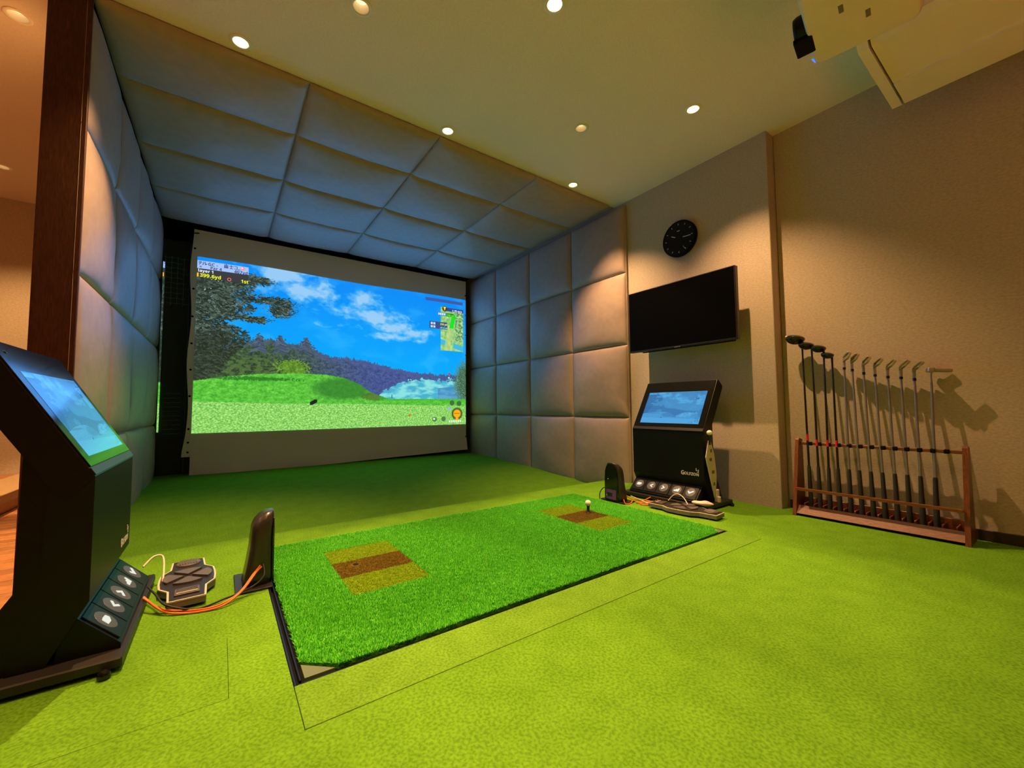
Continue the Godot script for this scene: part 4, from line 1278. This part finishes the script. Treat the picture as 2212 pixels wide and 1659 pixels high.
# ------------------------------------------------------------------ wall things
func build_wall_things() -> void:
	# television on an arm bracket, turned a little downwards
	var t := thing("television", "black flat television switched off on the taupe wall", "television", Vector3(3.20, 1.565, -2.025), -PI / 2)
	t.rotation.x = 0.0
	var m := MB.new()
	bx(m, Vector3(-0.507, -0.287, -0.045), Vector3(0.507, 0.290, 0.0), 0.005)
	var body := put("bezel", m, M.tv_bezel, t)
	m = MB.new()
	bx(m, Vector3(-0.497, -0.272, 0.0002), Vector3(0.497, 0.281, 0.0012), 0.0005)
	put("panel", m, M.tv_panel, body)
	m = MB.new()
	bx(m, Vector3(-0.40, -0.292, -0.080), Vector3(0.46, -0.05, -0.046), 0.006)
	put("rear_housing", m, M.black_matt, t)
	m = MB.new()
	bx(m, Vector3(-0.03, -0.294, -0.006), Vector3(0.03, -0.284, 0.004), 0.002)
	put("sensor_lip", m, M.tv_bezel, t)
	m = MB.new()
	bx(m, Vector3(-0.20, -0.15, -0.199), Vector3(0.20, 0.15, -0.185), 0.002)
	bx(m, Vector3(-0.05, -0.05, -0.186), Vector3(0.05, 0.05, -0.079), 0.004)
	put("wall_bracket", m, M.black_matt, t)
	# clock
	var c := thing("wall_clock", "round black wall clock with thin white hands", "clock", Vector3(PILLAR_R - 0.001, 2.297, -2.082), -PI / 2)
	m = MB.new()
	lathe(m, [Vector2(0.155, 0.0), Vector2(0.165, 0.006), Vector2(0.165, 0.034), Vector2(0.158, 0.040), Vector2(0.150, 0.036)], Vector3.ZERO, Vector3.BACK, 48)
	put("case", m, M.black_matt, c)
	m = MB.new()
	lathe(m, [Vector2(0.0001, 0.0362), Vector2(0.150, 0.0362)], Vector3.ZERO, Vector3.BACK, 48, true)
	m.facing(Vector3.BACK)
	put("dial", m, M.black, c)
	for k in 12:
		var a := TAU * k / 12.0
		m = MB.new()
		bx(m, Vector3(-0.0022, 0.122, 0.0366), Vector3(0.0022, 0.136, 0.0376), 0.0003, Transform3D(Basis(Vector3.BACK, -a), Vector3.ZERO))
		put("hour_mark", m, M.clock_mark, c)
	m = MB.new()
	bx(m, Vector3(-0.003, 0.035, 0.0395), Vector3(0.003, 0.078, 0.0410), 0.0005, Transform3D(Basis(Vector3.BACK, deg_to_rad(62)), Vector3.ZERO))
	put("hour_hand", m, M.clock_mark, c)
	m = MB.new()
	bx(m, Vector3(-0.0025, 0.045, 0.0412), Vector3(0.0025, 0.120, 0.0426), 0.0005, Transform3D(Basis(Vector3.BACK, deg_to_rad(-94)), Vector3.ZERO))
	put("minute_hand", m, M.clock_mark, c)
	m = MB.new()
	bx(m, Vector3(-0.0012, -0.13, 0.043), Vector3(0.0012, -0.095, 0.044), 0.0003, Transform3D(Basis(Vector3.BACK, deg_to_rad(28)), Vector3.ZERO))
	put("second_hand", m, M.clock_mark, c)
	m = MB.new()
	bx(m, Vector3(-0.014, 0.066, 0.0366), Vector3(0.014, 0.071, 0.0376), 0.0004)
	put("logo_mark", m, M.clock_mark, c)
	# outlet
	var o := thing("wall_outlet", "cream power outlet plate low on the wall behind the rack", "outlet", Vector3(WALL_R - 0.0005, 0.14, -1.262), -PI / 2)
	m = MB.new()
	bx(m, Vector3(-0.035, -0.06, 0.0), Vector3(0.035, 0.06, 0.008), 0.002)
	put("plate", m, M.outlet, o)
	for y in [-0.025, 0.025]:
		for x in [-0.008, 0.008]:
			m = MB.new()
			bx(m, Vector3(x - 0.0015, y - 0.008, 0.0078), Vector3(x + 0.0015, y + 0.008, 0.0086), 0.0002)
			put("slot", m, M.black_matt, o)

func build_overhead() -> void:
	# projector
	var t := thing("projector", "cream ceiling projector with black lens and blue indicator lamps", "projector", Vector3(2.10, 2.40, -0.455), deg_to_rad(10.5))
	var m := MB.new()
	var rings := []
	for q in [[0.0, 0.44, 0.345, 0.03], [0.004, 0.455, 0.358, 0.035], [0.02, 0.47, 0.37, 0.04], [0.11, 0.47, 0.37, 0.04], [0.13, 0.455, 0.355, 0.035]]:
		rings.append(rounded_rect(0, 0, q[1], q[2], q[3], q[0]))
	ring_loft(m, rings)
	put("housing", m, M.projector, t)
	m = MB.new()
	lathe(m, [Vector2(0.055, 0.0), Vector2(0.055, 0.035), Vector2(0.048, 0.05), Vector2(0.040, 0.045)], Vector3(0.03, 0.065, -0.18), Vector3.FORWARD, 24)
	var ln := put("lens_barrel", m, M.black, t)
	m = MB.new()
	lathe(m, [Vector2(0.0001, 0.052), Vector2(0.025, 0.050), Vector2(0.040, 0.046)], Vector3(0.03, 0.065, -0.18), Vector3.FORWARD, 20, true)
	m.facing(Vector3.FORWARD)
	put("lens", m, M.lens_glass, ln)
	m = MB.new()
	bx(m, Vector3(0.01, -0.004, -0.235), Vector3(0.12, 0.02, -0.165), 0.004)
	put("lens_shroud", m, M.black_matt, t)
	for k in 2:
		m = MB.new()
		lathe(m, [Vector2(0.0001, 0.004), Vector2(0.007, 0.003), Vector2(0.008, 0.0)], Vector3(0.195 + 0.012 * k, 0.012, -0.1835 + 0.004 * k), Vector3(0, -0.6, -0.8), 12, true)
		m.facing(Vector3.FORWARD)
		put("indicator_lamp", m, M.led, t)
	for q in [Vector3(-0.05, 0, -0.06), Vector3(0.05, 0, 0.02)]:
		m = MB.new()
		bx(m, q + Vector3(-0.022, -0.0015, -0.008), q + Vector3(0.022, 0.001, 0.008), 0.0005)
		put("vent_slot", m, M.grey_plastic, t)
	m = MB.new()
	lathe(m, [Vector2(0.020, -0.0018), Vector2(0.020, 0.0006)], Vector3(0.10, 0, -0.05), Vector3.UP, 20)
	put("foot_cap", m, M.projector, t)
	m = MB.new()
	bx(m, Vector3(-0.09, 0.130, -0.09), Vector3(0.09, 0.145, 0.09), 0.003)
	bx(m, Vector3(-0.025, 0.145, -0.025), Vector3(0.025, 0.496, 0.025), 0.004)
	bx(m, Vector3(-0.10, 0.492, -0.10), Vector3(0.10, 0.506, 0.10), 0.003)
	put("ceiling_mount", m, M.black_matt, t)
	# ceiling-hung air conditioner
	t = thing("air_conditioner", "cream ceiling-hung air conditioner along the right wall", "air conditioner")
	var poly := PackedVector2Array([Vector2(2.70, 2.625), Vector2(3.345, 2.612), Vector2(3.365, 2.63), Vector2(3.365, 2.905), Vector2(2.72, 2.905), Vector2(2.675, 2.66)])
	m = MB.new()
	prism(m, poly, Vector3(0, 0, -0.552), Vector3.RIGHT, Vector3.UP, Vector3.BACK, 1.25)
	put("body", m, M.aircon, t)
	m = MB.new()
	prism(m, PackedVector2Array([Vector2(3.10, 2.600), Vector2(3.34, 2.597), Vector2(3.362, 2.613), Vector2(3.345, 2.618), Vector2(3.10, 2.619)]), Vector3(0, 0, -0.548), Vector3.RIGHT, Vector3.UP, Vector3.BACK, 1.245)
	put("air_flap", m, M.aircon, t)
	poly = PackedVector2Array([Vector2(2.695, 2.618), Vector2(3.35, 2.600), Vector2(3.372, 2.625), Vector2(3.372, 2.905), Vector2(2.715, 2.905), Vector2(2.668, 2.655)])
	for z in [-0.606, 0.706]:
		m = MB.new()
		prism(m, poly, Vector3(0, 0, z), Vector3.RIGHT, Vector3.UP, Vector3.BACK, 0.045)
		put("end_cap", m, M.aircon, t)

# ------------------------------------------------------------------ club rack
func build_clubs() -> void:
	var r := thing("club_rack", "reddish wooden golf club rack with two rails and slotted tray", "club rack")
	for z in [-1.222, -0.405]:
		var m := MB.new()
		prism(m, PackedVector2Array([Vector2(3.285, 0.0), Vector2(3.475, 0.0), Vector2(3.46, 0.06), Vector2(3.452, 0.52), Vector2(3.40, 0.532), Vector2(3.386, 0.52)]), Vector3(0, 0, z - 0.011), Vector3.RIGHT, Vector3.UP, Vector3.BACK, 0.022)
		put("side_panel", m, M.rack_side, r)
	var zs := [-1.147, -1.093, -1.038, -0.983, -0.926, -0.868, -0.811, -0.755, -0.699, -0.645, -0.589, -0.533]
	# top rail with black clips, lower rail with scallops
	var m := MB.new()
	bx(m, Vector3(3.418, 0.484, -1.211), Vector3(3.436, 0.504, -0.416), 0.003)
	var rail := put("top_rail", m, M.rack, r)
	for k in 13:
		m = MB.new()
		var z: float = zs[k] if k < 12 else -0.477
		bx(m, Vector3(3.402, 0.482, z - 0.014), Vector3(3.4385, 0.506, z + 0.008), 0.003)
		put("club_clip", m, M.black_matt, rail)
	var poly := PackedVector2Array()
	var n := 120
	for i in n + 1:
		var z := lerpf(-1.211, -0.416, float(i) / n)
		var cut := 0.0
		for q in zs + [-0.477]: cut = maxf(cut, 1.0 - absf(z - q) / 0.018)
		poly.append(Vector2(3.318 - 0.010 * maxf(cut, 0.0), z))
	poly.append(Vector2(3.290, -0.416))
	poly.append(Vector2(3.290, -1.211))
	m = MB.new()
	prism(m, poly, Vector3(0, 0.176, 0), Vector3.RIGHT, Vector3.BACK, Vector3.UP, 0.016)
	put("lower_rail", m, M.rack_light, r)
	# tray: sloped front board, floor board, dividers
	m = MB.new()
	prism(m, PackedVector2Array([Vector2(3.290, 0.018), Vector2(3.302, 0.012), Vector2(3.338, 0.062), Vector2(3.330, 0.070)]), Vector3(0, 0, -1.211), Vector3.RIGHT, Vector3.UP, Vector3.BACK, 0.795)
	put("front_board", m, M.rack_light, r)
	m = MB.new()
	bx(m, Vector3(3.305, 0.010, -1.211), Vector3(3.455, 0.024, -0.416), 0.002)
	put("tray_floor", m, M.rack, r)
	m = MB.new()
	bx(m, Vector3(3.440, 0.024, -1.211), Vector3(3.455, 0.11, -0.416), 0.002)
	put("back_board", m, M.rack, r)
	m = MB.new()
	bx(m, Vector3(3.310, 0.004, -1.211), Vector3(3.45, 0.010, -0.416), 0.001)
	put("plinth", m, M.black_matt, r)
	for k in 14:
		m = MB.new()
		var z: float = (zs[k] if k < 12 else -0.477 + 0.056 * (k - 12)) - 0.028
		bx(m, Vector3(3.336, 0.025, z - 0.004), Vector3(3.439, 0.085, z + 0.004), 0.002)
		put("divider", m, M.rack_light, r)
	# clubs: heads up, grips in the tray
	var tops := [1.228, 1.179, 1.150, 1.100, 1.072, 1.057, 1.032, 1.014, 0.999, 0.990, 0.977, 0.948]
	var top_z := [-1.185, -1.127, -1.056, -1.010, -0.944, -0.902, -0.843, -0.786, -0.724, -0.662, -0.602, -0.529]
	var lab := ["black driver with red and white trim, tallest club in the rack", "black fairway wood with red band next to the driver", "black fairway wood with the longest hosel of the dark clubs", "black hybrid wood next to the steel irons", "steel iron next to the black hybrid wood", "steel iron, second from the black hybrid wood", "steel iron, third from the black hybrid wood", "steel iron in the middle of the seven irons", "steel iron, third from the putter counted without it", "steel iron, second from the putter counted without it", "steel iron next to the pale mallet putter", "mallet putter with pale two-pronged head at the end of the row"]
	for k in 12:
		var cat := "golf club"
		var name_ := "driver" if k == 0 else "fairway_wood" if k < 3 else "hybrid_club" if k == 3 else "iron_club" if k < 11 else "putter"
		var t := thing(name_, lab[k], cat, Vector3(3.372, 0.026, zs[k]), 0.0, "golf clubs in the wooden rack")
		var y1: float = tops[k] - 0.026
		var dz: float = top_z[k] - zs[k]
		var at := func(y: float) -> Vector3: return Vector3(0.083 * y / y1, y, dz * y / y1)   # leans back towards the wall
		m = MB.new()
		tube(m, [at.call(0.0), at.call(0.006), at.call(0.05), at.call(0.18), at.call(0.30), at.call(0.315)], [0.0125, 0.015, 0.0145, 0.0125, 0.0105, 0.009], 12)
		put("grip", m, M.grip, t)
		m = MB.new()
		var wood := k < 4
		tube(m, [at.call(0.31), at.call(0.6), at.call(y1 - (0.02 if wood else 0.05))], [0.0075, 0.0068, 0.0056], 10)
		put("shaft", m, M.black_metal if wood else M.steel, t)
		if wood:
			m = MB.new()
			var yb := 0.455 if k > 0 else 0.49
			tube(m, [at.call(yb), at.call(yb + 0.045)], 0.0082, 10)
			put("shaft_band", m, M.red, t).set_meta("label", "red band on the shaft")
			var sz: float = [1.0, 0.78, 0.74, 0.62][k]
			m = MB.new()
			tube(m, [at.call(y1 - 0.075), at.call(y1 - 0.015), at.call(y1 + 0.006)], [0.0058, 0.0068, 0.0085], 10)
			put("hosel", m, M.black_metal, t)
			# head: toe to the left (-z) and into the room (-x), crown down, sole up
			m = MB.new()
			var toe := Vector3(-0.30, 0.20, -0.93).normalized()
			var back := Vector3(-0.95, 0.05, 0.30)
			back = (back - toe * back.dot(toe)).normalized()
			var up := toe.cross(back).normalized()
			if up.y < 0: up = -up
			var ctr: Vector3 = at.call(y1) + toe * 0.040 * sz + back * 0.028 * sz + Vector3(0, 0.020 * sz, 0)
			blob(m, Transform3D(Basis(toe, up, back), ctr), func(p: Vector3) -> Vector3:
				var y := p.y * (0.044 if p.y < 0 else 0.024)
				var taper := 1.0 - 0.35 * maxf(p.z, 0.0)
				return Vector3(p.x * 0.058 * (1.0 - 0.25 * maxf(p.z, 0.0)), y * taper, clampf(p.z, -0.55, 1.0) * 0.055) * sz * 1.05, 26, 14)
			var hd := put("head", m, M.black_metal, t)
			if k == 0:
				for j in 2:
					m = MB.new()
					blob(m, Transform3D(Basis(toe, up, back), ctr + toe * 0.050 + up * (0.006 - 0.012 * j)), func(p: Vector3) -> Vector3: return p * Vector3(0.013, 0.008, 0.022), 14, 8)
					put("trim_patch", m, M.white if j == 0 else M.red, hd)
		elif k < 11:
			m = MB.new()
			tube(m, [at.call(y1 - 0.066), at.call(y1 - 0.050)], 0.0088, 10)
			put("ferrule", m, M.black_metal, t)
			m = MB.new()
			tube(m, [at.call(y1 - 0.050), at.call(y1 - 0.01), at.call(y1 + 0.006) + Vector3(-0.002, 0, 0.002), at.call(y1 + 0.014) + Vector3(-0.006, 0, 0.004)], [0.0070, 0.0086, 0.0095, 0.007], 12)
			put("hosel", m, M.iron_head, t)
			m = MB.new()
			var toe := Vector3(-0.62, 0.45, 0.62).normalized()
			var up := Vector3(0.25, 0.85, 0.0)
			up = (up - toe * up.dot(toe)).normalized()
			var nn := toe.cross(up).normalized()
			var loft := Basis(toe, deg_to_rad(-18.0 - (k - 4) * 3.0))
			up = loft * up
			nn = loft * nn
			var pl := PackedVector2Array([Vector2(0.0, -0.015), Vector2(0.03, -0.022), Vector2(0.066, -0.034), Vector2(0.080, -0.026), Vector2(0.083, 0.004), Vector2(0.072, 0.020), Vector2(0.040, 0.024), Vector2(0.008, 0.019), Vector2(-0.004, 0.006)])
			prism(m, pl, at.call(y1) - nn * 0.005, toe, up, nn, 0.010)
			bx(m, Vector3(0.006, 0.010, -0.004), Vector3(0.070, 0.021, 0.016), 0.003, Transform3D(Basis(toe, up, nn), at.call(y1)))
			put("head", m, M.iron_head, t)
		else:
			m = MB.new()
			tube(m, [at.call(y1 - 0.05), at.call(y1), at.call(y1 + 0.008) + Vector3(0, 0, 0.004)], [0.0045, 0.0045, 0.005], 10)
			put("hosel", m, M.iron_head, t)
			var hb := Transform3D(Basis(Vector3.UP, 0.25) * Basis(Vector3.RIGHT, 0.10), at.call(y1 + 0.022) + Vector3(-0.005, 0, 0.0))
			m = MB.new()
			bx(m, Vector3(-0.055, -0.014, -0.018), Vector3(0.045, 0.016, 0.014), 0.006, hb)
			bx(m, Vector3(-0.050, -0.010, 0.010), Vector3(-0.028, 0.010, 0.085), 0.004, hb)
			bx(m, Vector3(0.018, -0.008, 0.010), Vector3(0.040, 0.012, 0.080), 0.004, hb)
			put("head", m, M.iron_head, t)

func build_side_room() -> void:
	var t := thing("raised_platform", "low raised wooden platform with pale edge in the side room", "platform")
	box1("deck", Vector3(-4.5, 0.002, -6.19), Vector3(-1.34, 0.142, -3.4), M.planks[0], t, 0.002)
	box1("pale_edge", Vector3(-1.62, 0.080, -6.19), Vector3(-1.30, 0.150, -3.4), M.bench, t, 0.004)
	box1("riser", Vector3(-1.36, 0.001, -6.18), Vector3(-1.318, 0.080, -3.41), M.rack_side, t, 0.002)

func _ready() -> void:
	rng.seed = 4
	build_camera_and_light()
	make_materials()
	build_lamps()
	build_shell()
	build_padding()
	var pic := golf_picture()
	build_screen(pic)
	build_mat()
	build_machines(pic)
	build_wall_things()
	build_overhead()
	build_clubs()
	build_side_room()
